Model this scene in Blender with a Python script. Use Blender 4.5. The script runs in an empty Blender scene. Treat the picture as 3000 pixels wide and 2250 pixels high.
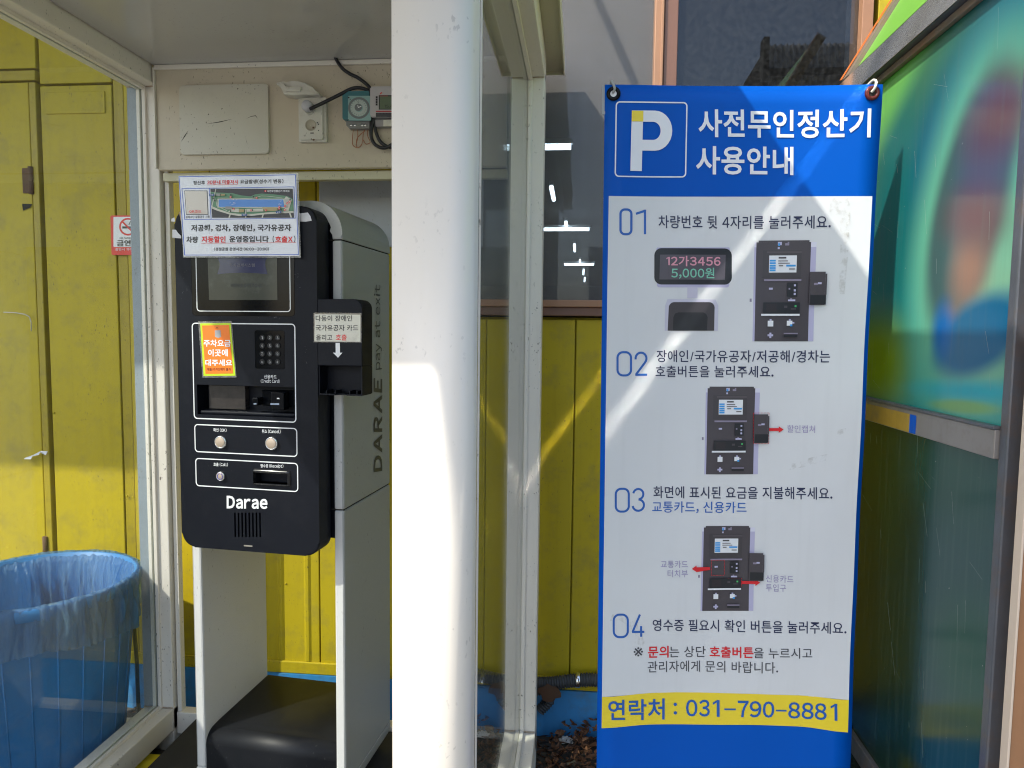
import bpy, bmesh, math, random
from mathutils import Vector, Matrix
random.seed(7)
PI = math.pi
scn = bpy.context.scene
col = scn.collection

# ---------------------------------------------------------------- camera
F_PX, CX, CY = 2050.0, 1500.0, 1125.0
YAW, PITCH, ROLL = math.radians(5.54), math.radians(4.29), math.radians(0.66)
EYE = Vector((0, 0, 1.6))
fwd = Vector((-math.sin(YAW)*math.cos(PITCH), math.cos(YAW)*math.cos(PITCH), -math.sin(PITCH)))
rgt0 = Vector((math.cos(YAW), math.sin(YAW), 0))
up0 = rgt0.cross(fwd)
rgt = math.cos(ROLL)*rgt0 + math.sin(ROLL)*up0
up = -math.sin(ROLL)*rgt0 + math.cos(ROLL)*up0
cd = bpy.data.cameras.new('camera'); cam = bpy.data.objects.new('camera', cd); col.objects.link(cam)
cd.sensor_width = 36; cd.lens = F_PX/3000*36; cd.clip_start = 0.02; cd.clip_end = 2000
cam.matrix_world = Matrix(((rgt.x, up.x, -fwd.x, EYE.x), (rgt.y, up.y, -fwd.y, EYE.y), (rgt.z, up.z, -fwd.z, EYE.z), (0, 0, 0, 1)))
scn.camera = cam

# ---------------------------------------------------------------- world, sun, exposure
SUN_AZ, SUN_EL = math.radians(48), math.radians(46.5)      # light travels towards +X+Y
w = bpy.data.worlds.new('World'); scn.world = w; w.use_nodes = True
nt = w.node_tree
sky = nt.nodes.new('ShaderNodeTexSky'); sky.sky_type = 'NISHITA'; sky.sun_disc = False
sky.sun_elevation = SUN_EL; sky.sun_rotation = math.atan2(-math.sin(SUN_AZ), -math.cos(SUN_AZ)) % (2*PI)
sky.air_density = 1.0; sky.dust_density = 2.0; sky.ozone_density = 1.0
nt.links.new(sky.outputs[0], nt.nodes['Background'].inputs[0])
nt.nodes['Background'].inputs[1].default_value = 0.15
sd = bpy.data.lights.new('sun', 'SUN'); sd.energy = 2.4; sd.angle = math.radians(0.53); sd.color = (1.0, 0.93, 0.82)
so = bpy.data.objects.new('sun', sd); col.objects.link(so); so.location = (-4, -4, 8)
ldir = Vector((math.sin(SUN_AZ)*math.cos(SUN_EL), math.cos(SUN_AZ)*math.cos(SUN_EL), -math.sin(SUN_EL)))
so.rotation_euler = ldir.to_track_quat('-Z', 'Y').to_euler()
vs = scn.view_settings
vs.view_transform = 'Standard'; vs.look = 'None'; vs.exposure = 1.12; vs.gamma = 1; vs.use_curve_mapping = False
scn.cycles.filter_width = 1.1; scn.cycles.max_bounces = 10; scn.cycles.transparent_max_bounces = 16; scn.cycles.caustics_reflective = True; scn.cycles.blur_glossy = 0.0; scn.cycles.sample_clamp_indirect = 0
scn.cycles.use_guiding = True; scn.cycles.guiding_training_samples = 64; scn.cycles.use_surface_guiding = True; scn.cycles.use_volume_guiding = False; scn.cycles.surface_guiding_probability = .5

# ---------------------------------------------------------------- measuring: a pixel of the photograph onto a real plane
def ray(px, py):
    return fwd + rgt*((px-CX)/F_PX) - up*((py-CY)/F_PX)
def on(px, py, n, d):
    n = Vector(n); r = ray(px, py)
    return EYE + r*((d - n.dot(EYE))/n.dot(r))
def crop(ox, oy, s, plane):
    return lambda x, y: plane(ox + x/s, oy + y/s)
ID = lambda x, y: (x, y)

# ---------------------------------------------------------------- materials
def lin(h):
    h = h.lstrip('#'); c = [int(h[i:i+2], 16)/255 for i in (0, 2, 4)]
    return tuple(x/12.92 if x <= .04045 else ((x+.055)/1.055)**2.4 for x in c)
def new_mat(name):
    m = bpy.data.materials.new(name); m.use_nodes = True
    return m, m.node_tree, m.node_tree.nodes['Principled BSDF']
def N(t, kind, **kw):
    n = t.nodes.new(kind)
    for k, v in kw.items(): setattr(n, k, v)
    return n
def paint(name, c, rough=.5, metal=0, vary=.12, vscale=2.5, dirt=0, dirtc=(.08, .06, .04), dscale=9, bump=0, bscale=300, spec=.5, specks=0, spcol=(.05, .035, .02), streak=0, coat=0):
    m, t, b = new_mat(name)
    if isinstance(c, str): c = lin(c)
    tc = N(t, 'ShaderNodeTexCoord')
    n1 = N(t, 'ShaderNodeTexNoise'); n1.inputs['Scale'].default_value = vscale; n1.inputs['Detail'].default_value = 6; n1.inputs['Roughness'].default_value = .6
    t.links.new(tc.outputs['Object'], n1.inputs['Vector'])
    mx = N(t, 'ShaderNodeMix', data_type='RGBA')
    mx.inputs[6].default_value = tuple(x*(1-vary) for x in c)+(1,)
    mx.inputs[7].default_value = tuple(min(1, x*(1+vary)) for x in c)+(1,)
    t.links.new(n1.outputs['Fac'], mx.inputs[0])
    out = mx.outputs[2]
    def layer(fac, colr):
        nonlocal out
        q = N(t, 'ShaderNodeMix', data_type='RGBA'); t.links.new(fac, q.inputs[0]); t.links.new(out, q.inputs[6]); q.inputs[7].default_value = tuple(colr)+(1,)
        out = q.outputs[2]
    if dirt:
        n2 = N(t, 'ShaderNodeTexNoise'); n2.inputs['Scale'].default_value = dscale; n2.inputs['Detail'].default_value = 10; n2.inputs['Roughness'].default_value = .7
        t.links.new(tc.outputs['Object'], n2.inputs['Vector'])
        r = N(t, 'ShaderNodeMapRange'); r.inputs[1].default_value = .5; r.inputs[2].default_value = .75; r.inputs[4].default_value = dirt
        t.links.new(n2.outputs['Fac'], r.inputs[0]); layer(r.outputs[0], dirtc)
    if specks:
        mp = N(t, 'ShaderNodeMapping'); mp.inputs['Scale'].default_value = (1, 1, .55); t.links.new(tc.outputs['Object'], mp.inputs['Vector'])
        n3 = N(t, 'ShaderNodeTexNoise'); n3.inputs['Scale'].default_value = 130; n3.inputs['Detail'].default_value = 3
        n4 = N(t, 'ShaderNodeTexNoise'); n4.inputs['Scale'].default_value = 5
        t.links.new(mp.outputs[0], n3.inputs['Vector']); t.links.new(tc.outputs['Object'], n4.inputs['Vector'])
        r = N(t, 'ShaderNodeMapRange'); r.inputs[1].default_value = .655; r.inputs[2].default_value = .70; t.links.new(n3.outputs['Fac'], r.inputs[0])
        r2 = N(t, 'ShaderNodeMapRange'); r2.inputs[1].default_value = .42; r2.inputs[2].default_value = .6; r2.inputs[4].default_value = specks; t.links.new(n4.outputs['Fac'], r2.inputs[0])
        mu = N(t, 'ShaderNodeMath', operation='MULTIPLY'); t.links.new(r.outputs[0], mu.inputs[0]); t.links.new(r2.outputs[0], mu.inputs[1]); layer(mu.outputs[0], spcol)
    if streak:
        mp = N(t, 'ShaderNodeMapping'); mp.inputs['Scale'].default_value = (1, 1, .06); t.links.new(tc.outputs['Object'], mp.inputs['Vector'])
        n5 = N(t, 'ShaderNodeTexNoise'); n5.inputs['Scale'].default_value = 45; n5.inputs['Detail'].default_value = 5; t.links.new(mp.outputs[0], n5.inputs['Vector'])
        r = N(t, 'ShaderNodeMapRange'); r.inputs[1].default_value = .55; r.inputs[2].default_value = .8; r.inputs[4].default_value = streak
        t.links.new(n5.outputs['Fac'], r.inputs[0]); layer(r.outputs[0], tuple(x*.55 for x in c))
    t.links.new(out, b.inputs['Base Color'])
    b.inputs['Roughness'].default_value = rough; b.inputs['Metallic'].default_value = metal
    b.inputs['Specular IOR Level'].default_value = spec; b.inputs['Coat Weight'].default_value = coat
    if bump:
        n6 = N(t, 'ShaderNodeTexNoise'); n6.inputs['Scale'].default_value = bscale; n6.inputs['Detail'].default_value = 4
        t.links.new(tc.outputs['Object'], n6.inputs['Vector'])
        bp = N(t, 'ShaderNodeBump'); bp.inputs['Strength'].default_value = bump; bp.inputs['Distance'].default_value = .002
        t.links.new(n6.outputs['Fac'], bp.inputs['Height']); t.links.new(bp.outputs[0], b.inputs['Normal'])
    return m
def ink(name, c, rough=.35):
    m, t, b = new_mat(name); c = lin(c) if isinstance(c, str) else c
    b.inputs['Base Color'].default_value = tuple(c)+(1,); b.inputs['Roughness'].default_value = rough
    return m
def glass(name, tint=(.93, .96, .95), dust=.03, rough=0.0):
    m, t, b = new_mat(name)
    out = t.nodes['Material Output']
    tr = N(t, 'ShaderNodeBsdfTransparent'); tr.inputs[0].default_value = tuple(tint)+(1,)
    gl = N(t, 'ShaderNodeBsdfGlossy'); gl.inputs['Roughness'].default_value = rough
    lw = N(t, 'ShaderNodeLayerWeight'); lw.inputs[0].default_value = .5
    p = N(t, 'ShaderNodeMath', operation='POWER'); p.inputs[1].default_value = 5; t.links.new(lw.outputs['Facing'], p.inputs[0])
    ma = N(t, 'ShaderNodeMath', operation='MULTIPLY_ADD'); ma.inputs[1].default_value = .96; ma.inputs[2].default_value = .04; t.links.new(p.outputs[0], ma.inputs[0])
    mx = N(t, 'ShaderNodeMixShader'); t.links.new(ma.outputs[0], mx.inputs[0]); t.links.new(tr.outputs[0], mx.inputs[1]); t.links.new(gl.outputs[0], mx.inputs[2])
    df = N(t, 'ShaderNodeBsdfDiffuse'); df.inputs[0].default_value = (.7, .7, .66, 1)
    tc = N(t, 'ShaderNodeTexCoord'); n1 = N(t, 'ShaderNodeTexNoise'); n1.inputs['Scale'].default_value = 60; n1.inputs['Detail'].default_value = 4
    t.links.new(tc.outputs['Object'], n1.inputs['Vector'])
    r = N(t, 'ShaderNodeMapRange'); r.inputs[1].default_value = .35; r.inputs[2].default_value = .8; r.inputs[3].default_value = dust*.4; r.inputs[4].default_value = dust*2; t.links.new(n1.outputs['Fac'], r.inputs[0])
    m2 = N(t, 'ShaderNodeMixShader'); t.links.new(r.outputs[0], m2.inputs[0]); t.links.new(mx.outputs[0], m2.inputs[1]); t.links.new(df.outputs[0], m2.inputs[2])
    t.links.new(m2.outputs[0], out.inputs[0])
    return m
def emit(name, c, s):
    m, t, b = new_mat(name); b.inputs['Base Color'].default_value = (.8, .8, .8, 1)
    b.inputs['Emission Color'].default_value = tuple(c)+(1,); b.inputs['Emission Strength'].default_value = s
    return m

M = {}
M['concrete'] = paint('concrete', (.23, .22, .20), .9, vary=.3, vscale=1.4, dirt=.5, dscale=6, bump=.6, bscale=60)
M['soil'] = paint('soil', (.06, .055, .045), .95, vary=.5, vscale=12, dirt=.7, dscale=25, bump=1, bscale=80)
M['cream'] = paint('cream_paint', (.72, .68, .61), .42, vary=.05, dirt=.12, dscale=5, dirtc=(.35, .3, .2), specks=.8, streak=.05)
M['column'] = paint('column_paint', (.80, .755, .67), .38, vary=.03, vscale=3, specks=.25, bump=.1, bscale=40)
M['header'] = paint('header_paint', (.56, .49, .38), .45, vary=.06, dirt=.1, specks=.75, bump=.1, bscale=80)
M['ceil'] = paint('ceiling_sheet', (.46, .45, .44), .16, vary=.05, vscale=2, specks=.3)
M['roofp'] = paint('roof_sheet', (.56, .53, .38), .5, vary=.08, specks=.6)
M['yellow'] = paint('yellow_paint', (.47, .365, .010), .5, vary=.09, vscale=2.2, spec=.35, dirt=.5, dscale=9, dirtc=(.20, .18, .07), specks=.9, spcol=(.12, .1, .03), streak=.22, bump=.5, bscale=7)
M['yellow_edge'] = paint('yellow_trim_paint', (.38, .29, .008), .5, vary=.1, dirt=.4, dscale=15, specks=.8, streak=.3)
M['blue'] = paint('blue_plinth_paint', (.035, .24, .55), .55, vary=.2, vscale=5, dirt=.65, dscale=7, dirtc=(.10, .11, .10), bump=.6, bscale=30, streak=.3)
M['dark'] = paint('dark_gap', (.02, .018, .015), .9, vary=.3)
M['rust'] = paint('rust', (.11, .055, .03), .8, vary=.4, vscale=20, dirt=.6, dscale=30)
M['wframe'] = paint('brown_window_frame', (.36, .19, .105), .42, vary=.06, vscale=6, dirt=.12)
M['wframe2'] = paint('dark_brown_window_frame', (.19, .095, .065), .42, vary=.06, vscale=6, dirt=.12)
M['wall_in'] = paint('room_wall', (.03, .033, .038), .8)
M['glass'] = glass('booth_glass', (.94, .97, .96), .025)
M['wglass'] = glass('window_glass', (.72, .76, .80), .012)
M['kwhite'] = paint('kiosk_textured_paint', (.62, .62, .60), .45, vary=.04, vscale=5, bump=.5, bscale=420, specks=.35)
M['kgrey'] = paint('kiosk_side_grey', (.33, .34, .335), .42, vary=.04, vscale=4, bump=.35, bscale=420, specks=.35)  # kiosk side faces: their shade put into a darker grey
M['kblack'] = paint('kiosk_black_panel', (.0045, .006, .011), .5, spec=.2, vary=.25, vscale=6, dirt=.10, dscale=11, dirtc=(.05, .05, .055), bump=.15, bscale=500)
M['kgloss'] = paint('black_gloss', (.004, .005, .007), .12, spec=.15, vary=.3, dirt=.04, dscale=16, dirtc=(.10, .105, .11))
M['kbase'] = paint('black_base_plastic', (.007, .008, .011), .5, spec=.35, vary=.2, specks=.25, spcol=(.12, .12, .12), bump=.1, bscale=500)
M['rubber'] = paint('black_rubber', (.016, .016, .017), .75, vary=.3, dirt=.15, dirtc=(.1, .09, .07))
M['blue_grey'] = paint('blue_grey_tone', (.22, .27, .31), .45, vary=.08, dirt=.2, specks=.4, streak=.2)
M['white'] = ink('white_ink', (.85, .86, .88)); M['black'] = ink('black_ink', (.012, .012, .016)); M['red'] = ink('red_ink', (.75, .02, .02))
M['steel'] = paint('brushed_steel', (.62, .58, .52), .32, metal=.85, vary=.06)
M['chrome'] = paint('chrome', (.8, .8, .8), .12, metal=1, vary=.02)
M['wplastic'] = paint('white_plastic', (.62, .60, .54), .4, vary=.06, dirt=.25, dscale=20, dirtc=(.3, .22, .14), specks=.8)
M['cable'] = paint('cable_rubber', (.012, .013, .018), .4)
M['copper'] = paint('copper_wire', (.35, .13, .06), .5)
M['bin'] = paint('blue_bin_plastic', (.018, .18, .46), .5, vary=.12, vscale=4, dirt=.3, dscale=8, dirtc=(.25, .28, .28), streak=.3)
M['card'] = paint('cardboard', (.48, .34, .2), .85, vary=.1)
M['leaf'] = paint('dry_leaf', (.14, .065, .03), .8, vary=.6, vscale=14)
M['paper'] = paint('laminated_paper', (.74, .77, .84), .25, vary=.03, bump=.5, bscale=90, coat=.3)
M['film'] = glass('laminate_film', (.9, .9, .9), .14, .1)

# ---------------------------------------------------------------- builders
def tag(o, label=None, cat=None, group=None, kind=None):
    for k, v in (('label', label), ('category', cat), ('group', group), ('kind', kind)):
        if v: o[k] = v
    return o
def empty(name, loc, label, cat, group=None, rz=0):
    o = bpy.data.objects.new(name, None); col.objects.link(o)
    o.location = loc; o.rotation_euler = (0, 0, rz); o.empty_display_size = .1
    o['wm'] = 0; WM[o.name] = Matrix.Translation(Vector(loc)) @ Matrix.Rotation(rz, 4, 'Z'); del o['wm']
    return tag(o, label, cat, group)
WM = {}
class MB:
    def __init__(s, xf=None): s.bm = bmesh.new(); s.xf = xf
    def face(s, pts, mi=0):
        vs_ = [s.bm.verts.new(p) for p in pts]
        try: f = s.bm.faces.new(vs_); f.material_index = mi; return f
        except ValueError: pass
    def box(s, a, b, mi=0, bev=0):
        x0, y0, z0 = a; x1, y1, z1 = b
        v = [s.bm.verts.new(p) for p in ((x0,y0,z0),(x1,y0,z0),(x1,y1,z0),(x0,y1,z0),(x0,y0,z1),(x1,y0,z1),(x1,y1,z1),(x0,y1,z1))]
        fs = [s.bm.faces.new([v[i] for i in q]) for q in ((3,2,1,0),(4,5,6,7),(0,1,5,4),(1,2,6,5),(2,3,7,6),(3,0,4,7))]
        for f in fs: f.material_index = mi
        if bev:
            es = set(e for f in fs for e in f.edges)
            bmesh.ops.bevel(s.bm, geom=list(es), offset=bev, segments=2, affect='EDGES', profile=.5)
        return s
    def prism(s, poly, d0, d1, axis='y', mi=0, bev=0, seg=2, cap=True):
        def P(a, b, d): return {'y': (a, d, b), 'x': (d, a, b), 'z': (a, b, d)}[axis]
        A = [s.bm.verts.new(P(a, b, d0)) for a, b in poly]; B = [s.bm.verts.new(P(a, b, d1)) for a, b in poly]
        n = len(poly); fs = []
        for i in range(n):
            j = (i+1) % n; fs.append(s.bm.faces.new((A[i], A[j], B[j], B[i])))
        if cap:
            fa = s.bm.faces.new(A[::-1]); fb = s.bm.faces.new(B); fs += [fa, fb]
            if bev: bmesh.ops.bevel(s.bm, geom=list(fa.edges), offset=bev, segments=seg, affect='EDGES', profile=.5)
        for f in fs:
            if f.is_valid: f.material_index = mi
        return s
    def ring(s, outer, inner, d0, d1, axis='y', mi=0):
        def P(a, b, d): return {'y': (a, d, b), 'x': (d, a, b), 'z': (a, b, d)}[axis]
        O0 = [s.bm.verts.new(P(a, b, d0)) for a, b in outer]; O1 = [s.bm.verts.new(P(a, b, d1)) for a, b in outer]
        I0 = [s.bm.verts.new(P(a, b, d0)) for a, b in inner]; I1 = [s.bm.verts.new(P(a, b, d1)) for a, b in inner]
        n = len(outer)
        for i in range(n):
            j = (i+1) % n
            for q in ((O0[i], O0[j], I0[j], I0[i]), (O1[i], I1[i], I1[j], O1[j]), (O0[i], O1[i], O1[j], O0[j]), (I0[i], I0[j], I1[j], I1[i])):
                f = s.bm.faces.new(q); f.material_index = mi
        return s
    def tube(s, pts, r, n=10, mi=0, closed=False, rr=None):
        pts = [Vector(p) for p in pts]; rings = []
        prev = None
        for i, p in enumerate(pts):
            a = pts[i-1] if (i or closed) else p; b = pts[(i+1) % len(pts)] if (i < len(pts)-1 or closed) else p
            d = (b-a).normalized()
            u = (prev if prev is not None else (Vector((0, 0, 1)) if abs(d.z) < .9 else Vector((1, 0, 0))))
            u = (u - d*u.dot(d)).normalized(); prev = u; v = d.cross(u)
            R = rr[i] if rr else r
            rings.append([s.bm.verts.new(p + (u*math.cos(t)+v*math.sin(t))*R) for t in [2*PI*k/n for k in range(n)]])
        m = len(rings)
        for i in range(m if closed else m-1):
            A, B = rings[i], rings[(i+1) % m]
            for k in range(n):
                f = s.bm.faces.new((A[k], A[(k+1) % n], B[(k+1) % n], B[k])); f.material_index = mi; f.smooth = True
        if not closed:
            s.bm.faces.new(rings[0][::-1]).material_index = mi; s.bm.faces.new(rings[-1]).material_index = mi
        return s
    def lathe(s, prof, c, axis='z', n=32, mi=0, cap=True):
        c = Vector(c); rings = []
        for r, h in prof:
            ring = []
            for k in range(n):
                t = 2*PI*k/n; a, b = r*math.cos(t), r*math.sin(t)
                ring.append(s.bm.verts.new(c + {'z': Vector((a, b, h)), 'y': Vector((a, h, b)), 'x': Vector((h, a, b))}[axis]))
            rings.append(ring)
        for A, B in zip(rings, rings[1:]):
            for k in range(n):
                f = s.bm.faces.new((A[k], A[(k+1) % n], B[(k+1) % n], B[k])); f.material_index = mi; f.smooth = True
        if cap:
            for R in (rings[0][::-1], rings[-1]):
                f = s.bm.faces.new(R); f.material_index = mi
        return s
    def build(s, name, mats, parent=None, smooth=False, label=None, norm=True):
        if norm: bmesh.ops.recalc_face_normals(s.bm, faces=s.bm.faces)
        T = s.xf or Matrix.Identity(4)
        if parent: 
            T = WM[parent.name].inverted() @ T
        s.bm.transform(T)
        if smooth:
            for f in s.bm.faces: f.smooth = True
        me = bpy.data.meshes.new(name); s.bm.to_mesh(me); s.bm.free()
        for m_ in (mats if isinstance(mats, (list, tuple)) else [mats]): me.materials.append(M[m_] if isinstance(m_, str) else m_)
        o = bpy.data.objects.new(name, me); col.objects.link(o)
        if parent: o.parent = parent; WM[o.name] = WM[parent.name]
        else: WM[o.name] = Matrix.Identity(4)
        if label: o['label'] = label
        return o
def rrect(x0, x1, z0, z1, r, n=6, corners=(1, 1, 1, 1)):
    """rounded rectangle, counter-clockwise from lower left; corners = bl, br, tr, tl"""
    out = []
    for (cx, cz, a0, on_) in ((x0+r, z0+r, PI, corners[0]), (x1-r, z0+r, 1.5*PI, corners[1]), (x1-r, z1-r, 0, corners[2]), (x0+r, z1-r, .5*PI, corners[3])):
        if on_:
            for k in range(n+1):
                t = a0 + .5*PI*k/n; out.append((cx+r*math.cos(t), cz+r*math.sin(t)))
        else:
            sx = x0 if cx == x0+r else x1; sz = z0 if cz == z0+r else z1
            out.append((sx, sz))
    return out
def boxobj(name, a, b, mat, parent=None, bev=.002, label=None, xf=None):
    lo = [min(p, q) for p, q in zip(a, b)]; hi = [max(p, q) for p, q in zip(a, b)]
    return MB(xf).box(lo, hi, bev=min(bev, .45*min(h-l for h, l in zip(hi, lo)))).build(name, mat, parent, label=label)

# flat print: polygons laid on a surface, given in photograph measurements projected onto that surface
BANNERP = []
class Print:
    def __init__(s, P, nrm, base=.0005, step=.0003):
        if P in BANNERP: s.warp = bwarp
        s.P, s.n, s.base, s.step, s.k = P, Vector(nrm), base, step, 0; s.mb = MB(); s.mats = []
    def add(s, pts, m, off):
        if not getattr(s, 'warp', None): s.mb.face([Vector(q)+s.n*off for q in pts], s.mi(m)); return
        b_ = bmesh.new(); vs2 = [b_.verts.new(q) for q in pts]
        try: b_.faces.new(vs2)
        except ValueError: b_.free(); return
        bmesh.ops.triangulate(b_, faces=b_.faces)
        for _ in range(4):
            es = [e for e in b_.edges if e.calc_length() > .028]
            if not es: break
            bmesh.ops.subdivide_edges(b_, edges=es, cuts=1, use_grid_fill=False); bmesh.ops.triangulate(b_, faces=[f for f in b_.faces if len(f.verts) > 3])
        for f in b_.faces: s.mb.face([s.warp(v.co, off) for v in f.verts], s.mi(m))
        b_.free()
    def mi(s, m):
        if m not in s.mats: s.mats.append(m)
        return s.mats.index(m)
    def poly(s, pts, m, up=True):
        if up: s.k += 1
        s.add([Vector(s.P(x, y)) for x, y in pts], m, s.base + s.k*s.step); return s
    def rect(s, x0, y0, x1, y1, m, up=True, r=0):
        pts = [(x0, y0), (x1, y0), (x1, y1), (x0, y1)] if not r else rrect(x0, x1, y0, y1, r)
        return s.poly(pts, m, up)
    def ringp(s, outer, inner, m, up=True):
        if up: s.k += 1
        n = len(outer)
        for i in range(n):
            j = (i+1) % n
            s.add([Vector(s.P(*p)) for p in (outer[i], outer[j], inner[j], inner[i])], m, s.base+s.k*s.step)
        return s
    def frame(s, x0, y0, x1, y1, w, m, r=0):
        if r: return s.ringp(rrect(x0, x1, y0, y1, r), rrect(x0+w, x1-w, y0+w, y1-w, max(r-w, 1)), m)
        return s.ringp([(x0,y0),(x1,y0),(x1,y1),(x0,y1)], [(x0+w,y0+w),(x1-w,y0+w),(x1-w,y1-w),(x0+w,y1-w)], m)
    def line(s, x0, y0, x1, y1, w, m, up=True):
        d = Vector((x1-x0, y1-y0)).normalized()*w/2; q = (-d.y, d.x)
        return s.poly([(x0+q[0], y0+q[1]), (x1+q[0], y1+q[1]), (x1-q[0], y1-q[1]), (x0-q[0], y0-q[1])], m, up)
    def disc(s, cx, cy, r, m, up=True, ry=None):
        return s.poly([(cx+r*math.cos(2*PI*k/16), cy+(ry or r)*math.sin(2*PI*k/16)) for k in range(16)], m, up)
    def build(s, name, parent, label=None):
        return s.mb.build(name, s.mats, parent, label=label, norm=False)
TXT = {}
def glyph(ch, bold):
    key = (ch, bold)
    if ch == '1' and key not in TXT:
        e = .012+bold
        TXT[key] = ([Vector(q) for q in ((.0, .555-e, 0), (.19-e, .64, 0), (.19-e, 0, 0), (.255+e, 0, 0), (.255+e, .735+e/2, 0), (.215-e, .735+e/2, 0), (0, .62+e/2, 0))], [(0, 1, 5, 6), (1, 2, 3, 4, 5)])
    if key not in TXT:
        c = bpy.data.curves.new('t', 'FONT'); c.body = chr(ord(ch)+0xFEE0) if 33 <= ord(ch) <= 126 and ch != '/' else ch
        c.offset = bold; c.resolution_u = 3; c.fill_mode = 'FRONT'
        o = bpy.data.objects.new('t', c); col.objects.link(o)
        bpy.context.view_layer.update()
        me = bpy.data.meshes.new_from_object(o.evaluated_get(bpy.context.evaluated_depsgraph_get()))
        TXT[key] = ([v.co.copy() for v in me.vertices], [tuple(p.vertices) for p in me.polygons])
        bpy.data.objects.remove(o); bpy.data.curves.remove(c); bpy.data.meshes.remove(me)
    return TXT[key]
def glyphs(body, bold):
    x, vv, ff = 0.0, [], []
    for ch in body:
        if ch == ' ': x += .30; continue
        gv, gf = glyph(ch, bold); n0 = len(vv)
        if 33 <= ord(ch) <= 126:
            a = min(v.x for v in gv); b = max(v.x for v in gv); sh_ = x-a+.045; adv = b-a+.09
        else: sh_ = x; adv = .94
        vv += [Vector((v.x+sh_, v.y, 0)) for v in gv]; ff += [tuple(i+n0 for i in f) for f in gf]; x += adv
    return vv, ff
def text(body, P, nrm, box, mat, parent, bold=0.0, lift=.003, tilt=0, vertical=False, name='lettering', warp=None):
    vv, ff = glyphs(body, bold)
    ax, bx = min(v.x for v in vv), max(v.x for v in vv); ay, by = min(v.y for v in vv), max(v.y for v in vv)
    x0, y0, x1, y1 = box; ym, xm = (y0+y1)/2, (x0+x1)/2
    if vertical:      # reads bottom to top
        L, R = Vector(P(xm, y1)), Vector(P(xm, y0)); Tt, B = Vector(P(x0, ym)), Vector(P(x1, ym))
    else:
        L, R = Vector(P(x0, ym-tilt/2)), Vector(P(x1, ym+tilt/2)); Tt, B = Vector(P(xm, y0)), Vector(P(xm, y1))
    C_ = (L+R)/2; off = Vector(nrm)*lift
    T = WM[parent.name].inverted()
    mid = (Tt+B)/2
    co = [T @ (mid + (R-L)*((v.x-ax)/(bx-ax)-.5) + (Tt-B)*((v.y-ay)/(by-ay)-.5) + off) for v in vv]
    if warp: co = [T @ warp(WM[parent.name] @ c, lift) for c in co]
    me = bpy.data.meshes.new(name); me.from_pydata([tuple(c) for c in co], [], ff); me.materials.append(M[mat] if isinstance(mat, str) else mat)
    o = bpy.data.objects.new(name, me); col.objects.link(o); o.parent = parent; WM[o.name] = WM[parent.name]
    return o

G = -.10      # ground level
# ================================================================ THE SETTING
gmb = MB(); S = 150
gmb.face([(-S, -S, G), (S, -S, G), (S, S, G), (-S, S, G)])
ground = tag(gmb.build('ground', 'concrete'), kind='structure')
smb = MB()
n = 40
for i in range(n):
    for j in range(4):
        x0 = -3 + i*.15; y0 = 2.42 + j*.12
        def h(a, b): return G + .004 + .012*abs(math.sin(a*9.1+b*5))*abs(math.sin(b*13+a*3))
        smb.face([(x0, y0, h(x0, y0)), (x0+.15, y0, h(x0+.15, y0)), (x0+.15, y0+.12, h(x0+.15, y0+.12)), (x0, y0+.12, h(x0, y0+.12))])
tag(smb.build('soil_strip', 'soil', smooth=True), kind='structure')

# ================================================================ SHOP BUILDING
YW = 2.85
PW = lambda x, y: on(x, y, (0, 1, 0), YW)
bld = empty('shop_building', (0, YW+.2, G), 'yellow steel-clad building with blue foot and brown-framed windows behind the booth', 'building')
ZT = 4.0
ZS = 1.665          # sill bottom
# yellow sheets; seams where the photograph shows them
def sheet(x0, x1, z0, z1, dy=0, mat='yellow', name='wall_panel', par=None, bev=.003):
    return boxobj(name, (x0+.0025, YW+dy, z0+.0025), (x1-.0025, YW+.05, z1-.0025), mat, par or bld, bev)
boxobj('wall_core', (-9, YW+.045, .10), (-.52, YW+.15, ZT), 'yellow', bld)
boxobj('wall_core', (-.52, YW+.045, .10), (6, YW+.15, ZS-.005), 'yellow', bld)
ZD = 2.635
door = boxobj('door', (-3.25, YW, .12), (-2.362, YW+.04, ZD), 'yellow', bld, .004)
MBh = MB(); MBh.lathe([(.011, 0), (.011, .05), (.008, .052), (.008, .056), (.011, .058), (.011, .115)], (-2.358, YW-.008, 2.165), n=12)
MBh.box((-2.40, YW-.006, 2.17), (-2.36, YW+.001, 2.275)); MBh.build('hinge', 'rust', door)
MBh = MB(); MBh.lathe([(.011, 0), (.011, .115)], (-2.358, YW-.008, .55), n=12); MBh.build('hinge', 'rust', door)
sheet(-2.357, -2.322, .12, ZD, -.006, 'yellow_edge', 'door_jamb')
sheet(-3.3, -2.322, ZD+.004, ZD+.05, -.006, 'yellow_edge', 'door_lintel')
sheet(-9, -3.3, .12, ZT, 0)
sheet(-3.3, -2.322, ZD+.055, ZT, 0)
xs = [-2.312, -1.985, -1.935, -1.56, -1.10, -.72]
for a, b in zip(xs, xs[1:]):
    big = (b-a) > .1
    if a == -2.312:
        sheet(a, b, .12, 2.62, .002); sheet(a, b, 2.625, ZT, .002)
        pm = MB(); pm.box((a+.03, YW-.004, 2.50), (b-.03, YW+.003, 2.59), bev=.002); pm.build('cover_strip', 'yellow', bld)
    else:
        sheet(a, b, .12, ZT, 0 if big else .006, 'yellow' if big else 'yellow_edge')
sheet(-.72, -.53, .12, ZT)
for a, b in ((-.53, -.02), (-.02, .48), (.48, 1.0), (1.0, 1.6), (1.6, 3), (3, 6)):
    sheet(a, b, .12, ZS-.012, .0)
    if b < 1.7:
        rb = MB(); rb.prism([(a+.11, YW), (a+.122, YW-.005), (a+.134, YW)], .13, ZS-.02, 'z'); rb.build('wall_rib', 'yellow', bld)
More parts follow.
